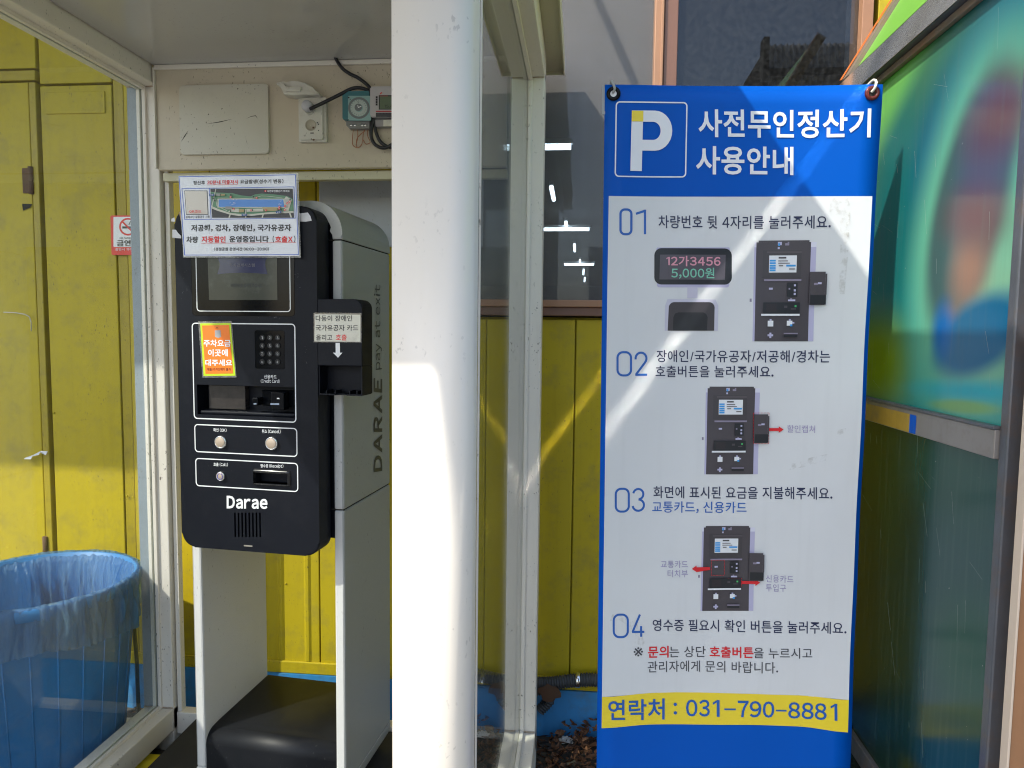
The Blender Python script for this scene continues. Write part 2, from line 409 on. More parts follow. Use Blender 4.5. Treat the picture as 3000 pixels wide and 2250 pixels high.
for a in (-1.37, -1.29, -1.17):
    rb = MB(); rb.prism([(a, YW), (a+.01, YW-.007), (a+.022, YW-.007), (a+.032, YW)], .16, 1.7, 'z'); rb.build('wall_rib', 'yellow', bld)
boxobj('base_flashing', (-9, YW-.012, .105), (6, YW-.0005, .158), 'yellow', bld, .004)
for x, z in [(-1.97, .86), (-1.94, .855), (-2.22, .4), (-1.39, .74), (-1.385, .68), (-1.28, .69), (-1.25, .5), (-1.97, .17), (-1.9, .17), (-1.2, .14), (-1.33, .14), (-2.3, 1.22), (-2.33, 1.02)]:
    MB().lathe([(.005, -.0005), (.005, -.002), (.003, -.004)], (x, YW, z), 'y', 8).build('rivet', 'yellow', bld)
# blue foot of the wall
pl = MB(); nx = 120
for i in range(nx):
    for k, (z0, z1) in enumerate(((G-.02, 0), (0, .104))):
        xa, xb = -9+15*i/nx, -9+15*(i+1)/nx
        def yy(x, z): return YW-.018 - .010*(1-(z-G)/.2) + .004*math.sin(x*23+z*40)*math.sin(x*7)
        pl.face([(xa, yy(xa, z0), z0), (xb, yy(xb, z0), z0), (xb, yy(xb, z1), z1), (xa, yy(xa, z1), z1)])
    pl.face([(xa, yy(xa, .104), .104), (xb, yy(xb, .104), .104), (xb, YW+.05, .104), (xa, YW+.05, .104)])
pl.build('plinth', 'blue', bld, smooth=False)
# paint flakes and torn scraps on the yellow door
C1 = crop(0, 0, 1.9235, lambda x, y: on(x, y, (0, 1, 0), YW-.003)); C2 = crop(0, 800, 2.0733, lambda x, y: on(x, y, (0, 1, 0), YW-.012))
p = Print(C1, (0, -1, 0)); p.poly([(125, 1148), (183, 1150), (170, 1170), (130, 1188)], 'dark'); p.build('bare_patch', bld, 'dark triangular chip in the yellow paint')
p = Print(C1, (0, -1, 0)); p.poly([(207, 1378), (218, 1368), (222, 1395), (210, 1408)], 'paper'); p.build('torn_sticker', bld)
f = MB()
for a, b in (((152, 1122), (200, 1106)), ((200, 1106), (248, 1080)), ((248, 1080), (290, 1082))):
    f.face([C2(*a), C2(*b), C2(b[0], b[1]+22)+Vector((0, -.012, 0)), C2(a[0]+4, a[1]+6)+Vector((0, -.01, 0))])
f.build('torn_sticker', 'paper', bld, label='curled white strip of torn sticker')
f = MB(); f.tube([C2(22, 238), C2(90, 240), C2(150, 250), C2(178, 265), C2(190, 300), C2(190, 352)], .0022, 6); f.build('peeling_strip', 'wplastic', bld)
# windows
ZW0, ZW1 = 1.728, 3.3
XW0, XM0, XM1, XW1 = -.50, .262, .352, 1.028
win = boxobj('window', (XW0-.04, YW-.03, ZS), (XW1+.06, YW+.10, ZW0-.028), 'wframe2', bld, .003, 'brown aluminium window behind the banner')
boxobj('sill', (XW0-.02, YW-.042, ZW0-.028), (XW1+.04, YW+.09, ZW0), 'wframe', win, .003)
boxobj('frame', (XW0-.04, YW-.02, ZW0), (XW0, YW+.10, ZW1), 'wframe2', win)
boxobj('frame', (XW1, YW-.02, ZW0), (XW1+.04, YW+.10, ZW1), 'wframe', win)
boxobj('frame', (XW0-.04, YW-.02, ZW1), (XW1+.06, YW+.10, ZW1+.06), 'wframe2', win)
boxobj('frame', (XM0, YW-.022, ZW0), (XM0+.036, YW+.05, ZW1), 'wframe', win, .004)
boxobj('frame', (XM0+.024, YW-.026, ZW0), (XM0+.034, YW-.022, ZW1), 'wframe', win, .002)
boxobj('frame', (XM0+.038, YW-.010, ZW0), (XM1, YW+.05, ZW1), 'wframe2', win, .003)
boxobj('pane', (XW0, YW+.030, ZW0), (XM0, YW+.036, ZW1), 'wglass', win, 0)
boxobj('pane', (XM1, YW+.020, ZW0), (XW1, YW+.026, ZW1), 'wglass', win, 0)
sheet(XW1+.062, 6, ZS-.008, ZT, 0)
boxobj('wall_panel', (-.53, YW, ZW1+.062), (XW1+.06, YW+.05, ZT), 'yellow', bld)
# insect screen: woven mesh as a see-through material
m, t, b = new_mat('insect_mesh'); M['mesh'] = m
tc = N(t, 'ShaderNodeTexCoord'); ou = t.nodes['Material Output']
sx = N(t, 'ShaderNodeSeparateXYZ'); t.links.new(tc.outputs['Object'], sx.inputs[0])
facs = []
for ax in (0, 2):
    mu = N(t, 'ShaderNodeMath', operation='MULTIPLY'); mu.inputs[1].default_value = 2*PI*620; t.links.new(sx.outputs[ax], mu.inputs[0])
    s_ = N(t, 'ShaderNodeMath', operation='SINE'); t.links.new(mu.outputs[0], s_.inputs[0])
    g = N(t, 'ShaderNodeMath', operation='GREATER_THAN'); g.inputs[1].default_value = .88; t.links.new(s_.outputs[0], g.inputs[0]); facs.append(g)
mxx = N(t, 'ShaderNodeMath', operation='MAXIMUM'); t.links.new(facs[0].outputs[0], mxx.inputs[0]); t.links.new(facs[1].outputs[0], mxx.inputs[1])
nn = N(t, 'ShaderNodeTexNoise'); nn.inputs['Scale'].default_value = 8; nn.inputs['Detail'].default_value = 6; t.links.new(tc.outputs['Object'], nn.inputs['Vector'])
md = N(t, 'ShaderNodeMath', operation='MULTIPLY_ADD'); md.inputs[1].default_value = .10; md.inputs[2].default_value = .0; t.links.new(nn.outputs['Fac'], md.inputs[0])
ad = N(t, 'ShaderNodeMath', operation='ADD', use_clamp=True); t.links.new(mxx.outputs[0], ad.inputs[0]); t.links.new(md.outputs[0], ad.inputs[1])
tr = N(t, 'ShaderNodeBsdfTransparent'); ms = N(t, 'ShaderNodeMixShader'); t.links.new(ad.outputs[0], ms.inputs[0]); t.links.new(tr.outputs[0], ms.inputs[1]); t.links.new(b.outputs[0], ms.inputs[2])
b.inputs['Base Color'].default_value = (.30, .29, .28, 1); b.inputs['Roughness'].default_value = .7
t.links.new(ms.outputs[0], ou.inputs[0])
sc = MB(); sc.face([(XW0+.22, YW+.006, ZW0), (XM0, YW+.006, ZW0), (XM0, YW+.006, ZW1), (XW0+.22, YW+.006, ZW1)]); sc.build('insect_screen', 'mesh', win)
boxobj('screen_rail', (XW0+.21, YW-.004, ZW0), (XW0+.235, YW+.014, ZW1), 'wframe2', win)
# the room behind the windows
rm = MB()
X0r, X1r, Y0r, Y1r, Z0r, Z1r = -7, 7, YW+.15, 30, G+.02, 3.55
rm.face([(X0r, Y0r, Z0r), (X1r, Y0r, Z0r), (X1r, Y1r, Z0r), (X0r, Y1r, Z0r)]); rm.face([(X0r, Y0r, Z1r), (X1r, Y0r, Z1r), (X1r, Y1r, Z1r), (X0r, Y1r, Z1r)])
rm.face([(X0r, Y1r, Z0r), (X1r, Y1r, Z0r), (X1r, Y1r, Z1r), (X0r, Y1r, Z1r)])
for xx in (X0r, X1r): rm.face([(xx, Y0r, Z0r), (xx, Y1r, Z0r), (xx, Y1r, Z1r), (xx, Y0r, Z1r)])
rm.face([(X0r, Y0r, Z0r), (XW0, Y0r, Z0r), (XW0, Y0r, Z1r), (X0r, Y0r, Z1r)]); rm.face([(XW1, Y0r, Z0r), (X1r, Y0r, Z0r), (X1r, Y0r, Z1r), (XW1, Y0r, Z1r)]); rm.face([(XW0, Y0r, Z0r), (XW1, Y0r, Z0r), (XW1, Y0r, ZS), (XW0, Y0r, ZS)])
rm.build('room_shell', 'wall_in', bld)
boxobj('roof_deck', (-9, YW, ZT), (7.2, 30.2, ZT+.15), 'rust', bld)
boxobj('wall_core', (6, YW, G), (7.1, YW+.15, ZT), 'yellow', bld)
# fluorescent lamps in the room
M['tube'] = emit('lamp_tube', (.80, .95, 1.0), 3.2)
LB = 'tube lamp glowing on the ceiling behind the insect screen'
def lamp(c, lx, ly, label):
    x, y = c; z = 3.3 + (.06 if ly > lx else 0)
    r = empty('ceiling_lamp', (x, y, z), label, 'lamp', 'tube lamps on the room ceiling')
    boxobj('lamp_body', (x-lx/2-.02*(lx > ly), y-ly/2-.02*(ly > lx), z+.025) if 1 else 0, (x+lx/2+.02*(lx > ly), y+ly/2+.02*(ly > lx), z+.07), 'white', r) if min(lx, ly) > .01 else 0
    a, b_ = ((x-lx/2, y, z), (x+lx/2, y, z)) if lx > ly else ((x, y-ly/2, z), (x, y+ly/2, z))
    tb = MB(); tb.tube([a, b_], .027, 8); tb.build('tube', 'tube', r)
lamp((-.72, 6.6), 1.2, .05, 'nearest and brightest tube lamp seen beside the booth post, running sideways')
lamp((-.39, 9.1), .05, .8, 'small slanting tube lamp under the nearest sideways one')
lamp((-.27, 11.8), .76, .05, 'middle sideways tube lamp that crosses a short one')
lamp((-.27, 11.8), .05, .7, 'short tube lamp crossing the middle sideways one')
lamp((-.16, 14.9), .05, 1.1, 'upright-looking short tube lamp between the two cross shapes')
lamp((-.07, 17.85), .74, .05, 'farthest sideways tube lamp, left of the banner')
lamp((-.05, 17.85), .05, .9, 'short tube lamp crossing the farthest sideways one')
lamp((.05, 20.8), .05, 1.6, 'dim short lamp just below the farthest cross shape')
lamp((.10, 23.8), .05, 1.6, 'lowest and smallest of the lamps seen through the screen')
# a beam inside the room casting the slanted dark band is outside: pole under the eaves
# grey board on the wall behind the kiosk
wb = empty('wall_board', (-.9, YW, 1.94), 'pale grey board on the yellow wall behind the kiosk top', 'board')
boxobj('board_face', (-1.08, YW-.02, 1.94), (-.40, YW-.004, 2.21), paint('grey_board', (.42, .45, .50), .35, vary=.06, dirt=.1, specks=.4), wb, .003)
boxobj('board_frame', (-1.085, YW-.024, 2.205), (-.40, YW-.004, 2.225), 'wframe2', wb)

# no smoking sticker
sg = empty('no_smoking_sign', (-1.93, YW-.004, 1.91), 'red and white no smoking sticker on the yellow wall behind the left glass', 'sign')
PS = crop(0, 0, 1.9235, lambda x, y: on(x, y, (0, 1, 0), YW-.006))
a_, b_ = PS(628, 1437), PS(860, 1213)
MB().prism(rrect(a_.x, b_.x, a_.z, b_.z, .008), YW-.0055, YW-.001, 'y').build('sign_plate', 'red', sg)
p = Print(PS, (0, -1, 0)); p.rect(640, 1222, 852, 1392, 'white', r=6)
p.ringp([(722+50*math.cos(t*PI/12), 1278+50*math.sin(t*PI/12)) for t in range(24)], [(722+40*math.cos(t*PI/12), 1278+40*math.sin(t*PI/12)) for t in range(24)], 'red')
p.rect(690, 1276, 742, 1288, 'black'); p.rect(746, 1276, 752, 1288, 'black'); p.line(728, 1268, 735, 1250, 4, 'black'); p.line(738, 1268, 748, 1255, 4, 'black'); p.line(735, 1250, 745, 1245, 4, 'black')
p.line(690, 1248, 752, 1310, 9, 'red'); p.build('pictogram', sg)
text('NO SMOKING AREA', PS, (0, -1, 0), (677, 1337, 812, 1347), 'black', sg, .01)
text('금연구역', PS, (0, -1, 0), (660, 1352, 820, 1388), 'black', sg, .02)
text('흡연시 과태료 부과', PS, (0, -1, 0), (652, 1398, 812, 1413), 'white', sg)

# ================================================================ BOOTH
XL, XR, YB, YF = -1.655, -.205, 2.55, 1.03
bo = empty('ticket_booth', (-.93, 1.8, G), 'cream steel and glass booth sheltering the payment kiosk', 'booth')
WELD = paint('weld_rust', (.42, .34, .26), .6, vary=.4, vscale=60)
def post(cx, y0, y1, z0=G, z1=2.60, half=.065, mat='cream'):
    o = MB(); o.prism([(cx-half, y0), (cx+half, y0), (cx+half, y1), (cx-half, y1)], z0, z1, 'z')
    return o
def rbox(name, a, b, mat='cream', bev=.004): return boxobj(name, a, b, mat, bo, bev)
for cx in (XL, XR):
    rbox('post', (cx-(.002 if cx == XL else .062), YB, G), (cx+.062, YB+.08, 2.52))
    if cx == XL: boxobj('post_outer_half', (cx-.062, YB+.001, G), (cx-.0025, YB+.08, 2.52), 'blue_grey', bo, .003)  # outer half of the post; glass reflection put into its blue-grey colour
    s = 1 if cx == XL else -1
    # raised glazing bead up the post, either side of the pane
    rbox('glazing_bead', (cx+.004, YB-.010, .08), (cx+.018, YB+.002, 2.5), bev=.002)
    rbox('glazing_bead', (cx-.018, YB-.010, .08), (cx-.004, YB+.002, 2.5), bev=.002)
    rbox('bottom_rail', (cx-.062, YF+.09, -.01), (cx+.062, YB+.05, .08))
    for q in (1, -1): rbox('glazing_bead', (cx+q*.004, YF+.09, .0795), (cx+q*.018, YB-.011, .094), bev=.002)
    rbox('top_rail', (cx-.062, YF-.65, 2.50), (cx+.062, YB+.081, 2.597))
    for q in (1, -1): rbox('glazing_bead', (cx+q*.004, YF+.09, 2.486), (cx+q*.018, YB-.011, 2.501), bev=.002)
    boxobj('glass_pane', (cx-.003, YF+.085, .081), (cx+.003, YB-.001, 2.4995), 'glass', bo, 0)
# the two front posts: wide, with rounded corners
for x0, x1 in ((XL-.048, XL+.065), (-.2785, -.160)):
    mb = MB(); mb.prism(rrect(x0-.0, x1, YF-.012, YF+.088, .038, 10, (0, 1, 1, 0)), G, 2.5, 'z')
    o = mb.build('front_post', 'column', bo)
    for pg in o.data.polygons:
        if abs(pg.normal.z) < .5: pg.use_smooth = True
boxobj('seam', (-.1605, YF+.060, G), (-.1575, YF+.066, 2.5), 'cream', bo, .0005)
rbox('back_rail', (XL+.068, YB+.012, -.03), (XR-.068, YB+.06, .06))
rbox('back_frame', (XL+.068, YB+.02, .06), (XL+.086, YB+.05, 2.2), bev=.002)
# upper back panel (box with returned lower edge)
YH = 2.52
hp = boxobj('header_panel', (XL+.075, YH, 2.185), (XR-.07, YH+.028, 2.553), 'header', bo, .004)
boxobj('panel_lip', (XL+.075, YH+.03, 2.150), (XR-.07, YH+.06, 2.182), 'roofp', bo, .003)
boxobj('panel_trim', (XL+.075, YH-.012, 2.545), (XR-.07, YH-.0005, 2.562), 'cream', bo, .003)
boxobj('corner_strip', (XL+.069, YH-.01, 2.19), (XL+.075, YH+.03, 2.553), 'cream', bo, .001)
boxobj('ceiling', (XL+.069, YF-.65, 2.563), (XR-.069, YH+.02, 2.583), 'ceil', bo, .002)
boxobj('roof', (-1.785, .346, 2.60), (-.085, 2.78, 2.635), 'roofp', bo, .003)
for q_ in ([(-.962, .344), (-.086, .344), (-.086, -.10), (-1.36, -.10)], [(-1.784, .344), (-1.035, .344), (-1.53, -.10), (-1.784, -.10)]):
    MB().prism(q_, 2.603, 2.612, 'z').build('added_shade_flap', 'roofp', bo)  # unseen flaps added to shade the banner foot; the slit keeps the post lit
boxobj('roof_edge', (-.085, .34, 2.585), (-.080, 2.785, 2.66), 'roofp', bo, .001)
boxobj('roof_edge', (-1.79, .34, 2.585), (-1.785, 2.785, 2.66), 'roofp', bo, .001)
boxobj('roof_edge', (-1.784, 2.78, 2.588), (-.086, 2.785, 2.66), 'roofp', bo, .001)
for cx in (XL, XR):
    for q in (-1, 1):
        for zz_ in (.084, 2.499): MB().tube([(cx+q*.02, YB-.002, zz_), (cx+q*.04, YB-.004, zz_), (cx+q*.06, YB-.002, zz_)], .003, 6).build('weld_bead', WELD, bo)
boxobj('floor_plate', (-1.50, 1.25, 0.0), (XR-.072, YB+.005, .045), 'rubber', bo, .004)
# cover plate on the panel
PH = crop(0, 0, 1.9235, lambda x, y: on(x, y, (0, 1, 0), YH))
PO = crop(820, 220, 6.32, lambda x, y: on(x, y, (0, 1, 0), YH))
a_, b_ = PH(1027, 876), PH(1517, 477)
cpz = MB(); cpz.prism(rrect(a_.x, b_.x, a_.z, b_.z, .012), YH-.012, YH-.0005, 'y', bev=.003)
cp = cpz.build('cover_plate', paint('plate_paint', (.56, .53, .45), .4, vary=.04, specks=1.0, dirt=.08), bo)
scr = Print(PH, (0, -1, 0), .0125)
for pts in ([(1030, 805), (1050, 770), (1072, 740), (1055, 772)], [(1170, 705), (1250, 690), (1325, 675), (1250, 695)], [(1392, 778), (1400, 808), (1408, 824), (1398, 806)], [(1395, 675), (1425, 660), (1450, 656), (1462, 675), (1448, 660), (1425, 663)]):
    scr.poly(pts, 'dark', up=False)
scr.build('scratches', cp)

# double socket with hinged lid
sk = empty('power_socket', PO(630, 1260), 'white double wall socket with its lid flipped up and a black cable plugged in', 'socket')
a_, b_ = PO(388, 1265), PO(888, 440)
MB().prism(rrect(a_.x, b_.x, a_.z, b_.z, .004), YH-.018, YH-.0005, 'y', bev=.002).build('back_box', 'wplastic', sk)
a_, b_ = PO(412, 1235), PO(835, 500)
fc = MB(); fc.prism(rrect(a_.x, b_.x, a_.z, b_.z, .006), YH-.026, YH-.0185, 'y', bev=.002); fcp = fc.build('face_plate', 'wplastic', sk)
c1, c2 = PO(612, 690), PO(622, 968)
def dialring(name, c, r, y0, y1, mat, par, n=28):
    mb = MB(); mb.lathe([(r, y1), (r, y0), (r*.9, y0), (r*.86, y1), (.001, y1)], (c.x, 0, c.z), 'y', n, cap=False); return mb.build(name, mat, par)
dialring('socket_well', c2, .0202, YH-.028, YH-.0262, paint('socket_inside', (.42, .38, .30), .5), fcp)
p = Print(lambda x, y: on(820+x/6.32, 220+y/6.32, (0, 1, 0), YH-.0262), (0, -1, 0), .0003)
p.disc(620, 972, 18, 'rust'); p.rect(685, 870, 705, 895, 'black'); p.rect(708, 900, 728, 922, 'black'); p.rect(565, 1066, 630, 1084, 'black'); p.rect(710, 1018, 728, 1040, 'black'); p.rect(795, 1065, 806, 1100, 'black'); p.poly([(600, 1200), (635, 1180), (655, 1205), (630, 1220)], 'rust'); p.build('contact_marks', fcp)
dialring('socket_well', c1, .0202, YH-.028, YH-.0262, M['wplastic'], fcp)
pg = MB(); cq = PO(570, 640); pg.lathe([(.0195, -.027), (.0195, -.048), (.014, -.056), (.0001, -.056)], (cq.x+.004, YH, cq.z), 'y', 24); pg.build('plug', paint('plug_plastic', (.50, .50, .55), .4), sk)
lid = [(45, 228), (80, 222), (130, 235), (200, 232), (240, 210), (330, 200), (430, 205), (560, 230), (640, 275), (700, 335), (775, 385), (820, 430), (812, 452), (600, 430), (380, 462), (180, 440), (155, 385), (130, 290), (90, 262), (48, 262)]
lm = MB(); lm.prism([(PO(x, y).x, PO(x, y).z) for x, y in lid], YH-.052, YH-.008, 'y', bev=.004); lm.build('lid', 'wplastic', sk)
lm = MB(); lm.prism([(PO(x, y).x, PO(x, y).z) for x, y in [(110, 228), (150, 262), (195, 315), (235, 400), (500, 405), (505, 325), (235, 330), (205, 270), (150, 232)]], YH-.060, YH-.0525, 'y', bev=.002); lm.build('lid_rim', 'wplastic', sk)

# timer
tm = empty('timer_switch', PO(1460, 1040), 'teal square timer with round dial beside the socket', 'timer')
M['teal'] = paint('teal_plastic', (.05, .17, .20), .2, vary=.1); M['tealf'] = paint('timer_face', (.25, .42, .42), .4)
a_, b_ = PO(1228, 885), PO(1715, 360)
MB().prism(rrect(a_.x, b_.x, a_.z, b_.z, .005), YH-.040, YH-.006, 'y', bev=.003).build('case', 'teal', tm)
p = Print(lambda x, y: on(820+x/6.32, 220+y/6.32, (0, 1, 0), YH-.040), (0, -1, 0), .0004)
ci = lambda cx, cy, r, n=24: [(cx+r*math.cos(2*PI*k/n), cy+r*math.sin(2*PI*k/n)) for k in range(n)]
gry = ink('dial_grey', (.15, .17, .18)); gry2 = ink('dial_light', (.45, .52, .50))
p.rect(1262, 385, 1690, 845, 'tealf', r=20); p.ringp(ci(1465, 610, 202), ci(1465, 610, 160), gry); p.ringp(ci(1465, 610, 155), ci(1465, 610, 122), gry2); p.ringp(ci(1465, 610, 120), ci(1465, 610, 75), gry2); p.disc(1455, 600, 70, gry)
p.line(1455, 605, 1510, 580, 14, 'white'); p.line(1455, 605, 1445, 560, 12, 'white'); p.disc(1278, 420, 17, 'black'); p.disc(1308, 452, 10, 'rust'); p.disc(1272, 830, 8, 'black')
for k in range(20):
    t_ = 2*PI*k/20; p.line(1465+128*math.cos(t_), 610+128*math.sin(t_), 1465+150*math.cos(t_), 610+150*math.sin(t_), 5, 'black', up=False)
for q, (x, y) in zip(('12', '6', '18', '24'), ((1455, 505), (1362, 605), (1548, 600), (1455, 712))): pass
p.build('dial', tm)
text('12', lambda x, y: on(820+x/6.32, 220+y/6.32, (0, 1, 0), YH-.040), (0, -1, 0), (1438, 492, 1475, 520), 'black', tm)
a_, b_ = PO(1275, 1035), PO(1700, 888)
MB().prism([(a_.x, a_.z+.012), (a_.x+.012, a_.z), (b_.x, a_.z), (b_.x, b_.z), (a_.x, b_.z)], YH-.028, YH-.004, 'y').build('terminal_block', paint('grey_terminal', (.22, .22, .22), .5, dirt=.3), tm)
tq = MB()
for x in (1372, 1442, 1575, 1632):
    c = PO(x, 970); tq.lathe([(.0045, -.0285), (.0045, -.031), (.001, -.031)], (c.x, YH, c.z), 'y', 8)
tq.build('terminal_screws', 'chrome', tm)
def curve3(pts, n=6):
    out = []; P_ = [Vector(p) for p in pts]
    for i in range(len(P_)-1):
        p0, p1, p2, p3 = P_[max(i-1, 0)], P_[i], P_[i+1], P_[min(i+2, len(P_)-1)]
        for k in range(n):
            t_ = k/n; out.append(.5*((2*p1)+(p2-p0)*t_+(2*p0-5*p1+4*p2-p3)*t_*t_+(3*p1-p0-3*p2+p3)*t_**3))
    out.append(P_[-1]); return out
PC = lambda x, y, d=.012: on(820+x/6.32, 220+y/6.32, (0, 1, 0), YH-d)
for pts in ([(1362, 1000), (1345, 1150), (1350, 1290), (1440, 1345), (1520, 1270), (1545, 1080), (1575, 1000)], [(1440, 1000), (1440, 1160), (1410, 1290), (1430, 1330)], [(1575, 1030), (1460, 1130), (1420, 1200), (1415, 1300)], [(1632, 1000), (1620, 1110), (1665, 1220), (1660, 1260), (1590, 1275), (1545, 1200)]):
    MB().tube(curve3([PC(*q) for q in pts]), .0014, 6).build('copper_wire', 'copper', tm)

# meter
mt = empty('electricity_meter', PO(2000, 1040), 'white digital electricity meter half hidden by the front post', 'meter')
a_, b_ = PO(1748, 850), PO(2420, 288)
MB().prism(rrect(a_.x, b_.x, a_.z, b_.z, .006), YH-.050, YH-.004, 'y', bev=.004).build('case', paint('meter_plastic', (.48, .46, .48), .35), mt)
PM = lambda x, y: on(820+x/6.32, 220+y/6.32, (0, 1, 0), YH-.050)
p = Print(PM, (0, -1, 0), .0004)
lcd = ink('lcd_green', (.13, .17, .11), .15)
p.rect(1832, 372, 2300, 640, 'black'); p.rect(1850, 395, 2285, 625, lcd); p.rect(1850, 382, 2000, 396, ink('soft_red', (.3, .03, .03))); p.rect(1778, 664, 2330, 684, ink('dark_red', (.4, .02, .03))); p.rect(1778, 700, 2330, 778, ink('meter_dark', (.05, .05, .06)))
for i in range(4): p.rect(1778, 395+i*45, 1812, 433+i*45, 'black')
p.poly([(1856, 352), (1880, 325), (1900, 325), (1890, 345), (1865, 360)], 'red')
for i in range(4): p.disc(1800+i*62, 722, 9, 'black')
p.build('meter_face', mt)
text('15.4', PM, (0, -1, 0), (1945, 555, 2090, 610), 'black', mt)
a_, b_ = PO(1800, 1000), PO(2380, 850); boxobj('terminal_cover', (a_.x, YH-.03, a_.z), (b_.x, YH-.004, b_.z-.001), paint('meter_grey', (.30, .29, .30), .5), mt, .002)
a_, b_ = PO(1965, 1000), PO(2150, 880); boxobj('terminal', (a_.x, YH-.036, a_.z), (b_.x, YH-.0305, b_.z), 'wplastic', mt, .001)
# cables
PCC = crop(0, 0, 1.9235, lambda x, y: on(x, y, (0, 1, 0), YH-.025))
c1p = [PCC(*q) for q in ((1888, 322), (1925, 380), (1970, 415), (2020, 440), (2080, 490), (2112, 560), (2112, 660), (2118, 740), (2150, 805), (2215, 832), (2290, 800))]
c1p.insert(0, c1p[0]+Vector((-.003, -.05, .03)))
MB().tube(curve3(c1p), .0062, 10).build('power_cable', 'cable'); tag(bpy.data.objects['power_cable'], 'black cable coming out of the booth ceiling and looping behind the meter', 'cable', 'black cables in the booth')
pts = [on(820+x/6.32, 220+y/6.32, (0, 1, 0), YH-d) for x, y, d in ((560, 630, .052), (640, 590, .055), (850, 490, .05), (1150, 340, .04), (1320, 255, .035), (1480, 235, .03), (1620, 280, .03), (1715, 370, .03))] + [PC(*q, .03) for q in ((1745, 520), (1735, 800), (1690, 1000), (1700, 1180), (1780, 1300), (1930, 1350), (2080, 1280), (2200, 1150))]
o = MB().tube(curve3(pts), .0062, 10).build('power_cable', 'cable'); tag(o, 'black cable plugged into the wall socket and arching over the timer', 'cable', 'black cables in the booth')

# ================================================================ KIOSK
TH = math.radians(5.5)
KX0, KD0 = -1.172, 1.98
kdx = Vector((math.cos(TH), -math.sin(TH), 0)); kdy = Vector((math.sin(TH), math.cos(TH), 0))
def k2w(u, d, z): return kdx*u + kdy*d + Vector((0, 0, z))
KM = Matrix(((kdx.x, kdy.x, 0, 0), (kdx.y, kdy.y, 0, 0), (0, 0, 1, 0), (0, 0, 0, 1)))
kroot = k2w(KX0, KD0+.18, .045)
kio = empty('payment_kiosk', kroot, 'tall parking payment kiosk with black control panel on pale legs inside the booth', 'kiosk', rz=-TH)
KD = lambda D: (lambda x, y: on(x, y, kdy, D))
def kl(px, py, D): p_ = on(px, py, kdy, D); return p_.dot(kdx), p_.z
DF = 1.90; KB = 2.37
SX0, SX1, SZ0, SZ1 = -1.437, -.908, .047, 1.985
outer = rrect(SX0, SX1, SZ0, SZ1, .10, 10); inner = rrect(SX0+.033, SX1-.033, SZ0+.033, SZ1-.033, .068, 10)
# shell in three pieces, with the two seams the photograph shows
def shell(name, z0, z1, mat='kwhite', cut=None):
    def clip(poly):
        out = []
        n_ = len(poly)
        return [(x, min(max(z, z0), z1)) for x, z in poly]
    mb = MB(KM)
    O_, I_ = outer, inner
    n_ = len(O_)
    O2, I2 = clip(O_), clip(I_)
    mb.ring(O2, I2, 1.98, KB)
    bmesh.ops.dissolve_degenerate(mb.bm, dist=1e-6, edges=mb.bm.edges)
    return mb
SEAM1, SEAM2 = 1.868, 1.045
def shell_part(name, z0, z1):
    mb = shell(name, z0, z1)
    # drop faces lying flat on the cut heights inside the opening (clamped leftovers)
    bm = mb.bm; bm.faces.ensure_lookup_table()
    dead = [f for f in bm.faces if f.calc_area() < 1e-9 or (abs(f.normal.z) > .99 and all(abs(v.co.z-z0) < 1e-6 or abs(v.co.z-z1) < 1e-6 for v in f.verts) and z0 > SZ0+.01 and z1 < SZ1-.01)]
    bmesh.ops.delete(bm, geom=dead, context='FACES')
    return mb
def legs(z0, z1, sd_):
    mb = MB(KM)
    for a, b in (((SX0, SX0+.033), (SX1-.033, SX1))[sd_],): mb.box((a, 1.98, z0), (b, KB, z1), bev=.006)
    return mb
def ucap(top):
    mb = MB(KM); zc = SEAM1+.0015 if top else .149
    if top:
        arc_o = [(x, z) for x, z in outer if z > SZ1-.101]; arc_i = [(x, z) for x, z in inner if z > SZ1-.101]
        poly = [(SX1, zc)] + arc_o + [(SX0, zc), (SX0+.033, zc)] + arc_i[::-1] + [(SX1-.033, zc)]
    else:
        arc_o = [(x, z) for x, z in outer if z < SZ0+.101]; arc_i = [(x, z) for x, z in inner if z < SZ0+.101]
        poly = [(SX0, zc)] + arc_o + [(SX1, zc), (SX1-.033, zc)] + arc_i[::-1] + [(SX0+.033, zc)]
    mb.prism(poly, 1.98, KB, 'y', bev=.006)
    return mb
def shade_sides(o):
    "outer right-hand and left-hand faces get a darker grey, their shade put into the colour"
    o.data.materials.append(M['kgrey'])
    for pgn in o.data.polygons:
        if abs(pgn.normal.x) > .3 or pgn.normal.z > .3:
            cxx = sum(o.data.vertices[v].co.x for v in pgn.vertices)/len(pgn.vertices)
            if abs(pgn.normal.x) > .3 and (cxx*pgn.normal.x > 0): pgn.material_index = 1
shade_sides(ucap(True).build('shell_top', 'kwhite', kio))
for sd_ in (0, 1):
    shade_sides(legs(SEAM2+.0015, SEAM1-.0015, sd_).build('shell_side', 'kwhite', kio))
    shade_sides(legs(.1495, SEAM2-.0015, sd_).build('leg', 'kwhite', kio))
shade_sides(ucap(False).build('shell_foot', 'kwhite', kio))
mb = MB(KM); mb.box((SX0+.034, 2.00, .95), (SX1-.034, KB-.005, SZ1-.036)); mb.build('inner_cabinet', 'kblack', kio)
mb = MB(KM); mb.box((SX0+.004, 1.984, SEAM2-.0014), (SX1-.004, KB-.004, SEAM2+.0014)); mb.box((SX0+.004, 1.984, SEAM1-.0014), (SX1-.004, KB-.004, SEAM1+.0014)); mb.build('seam_gasket', 'dark', kio)
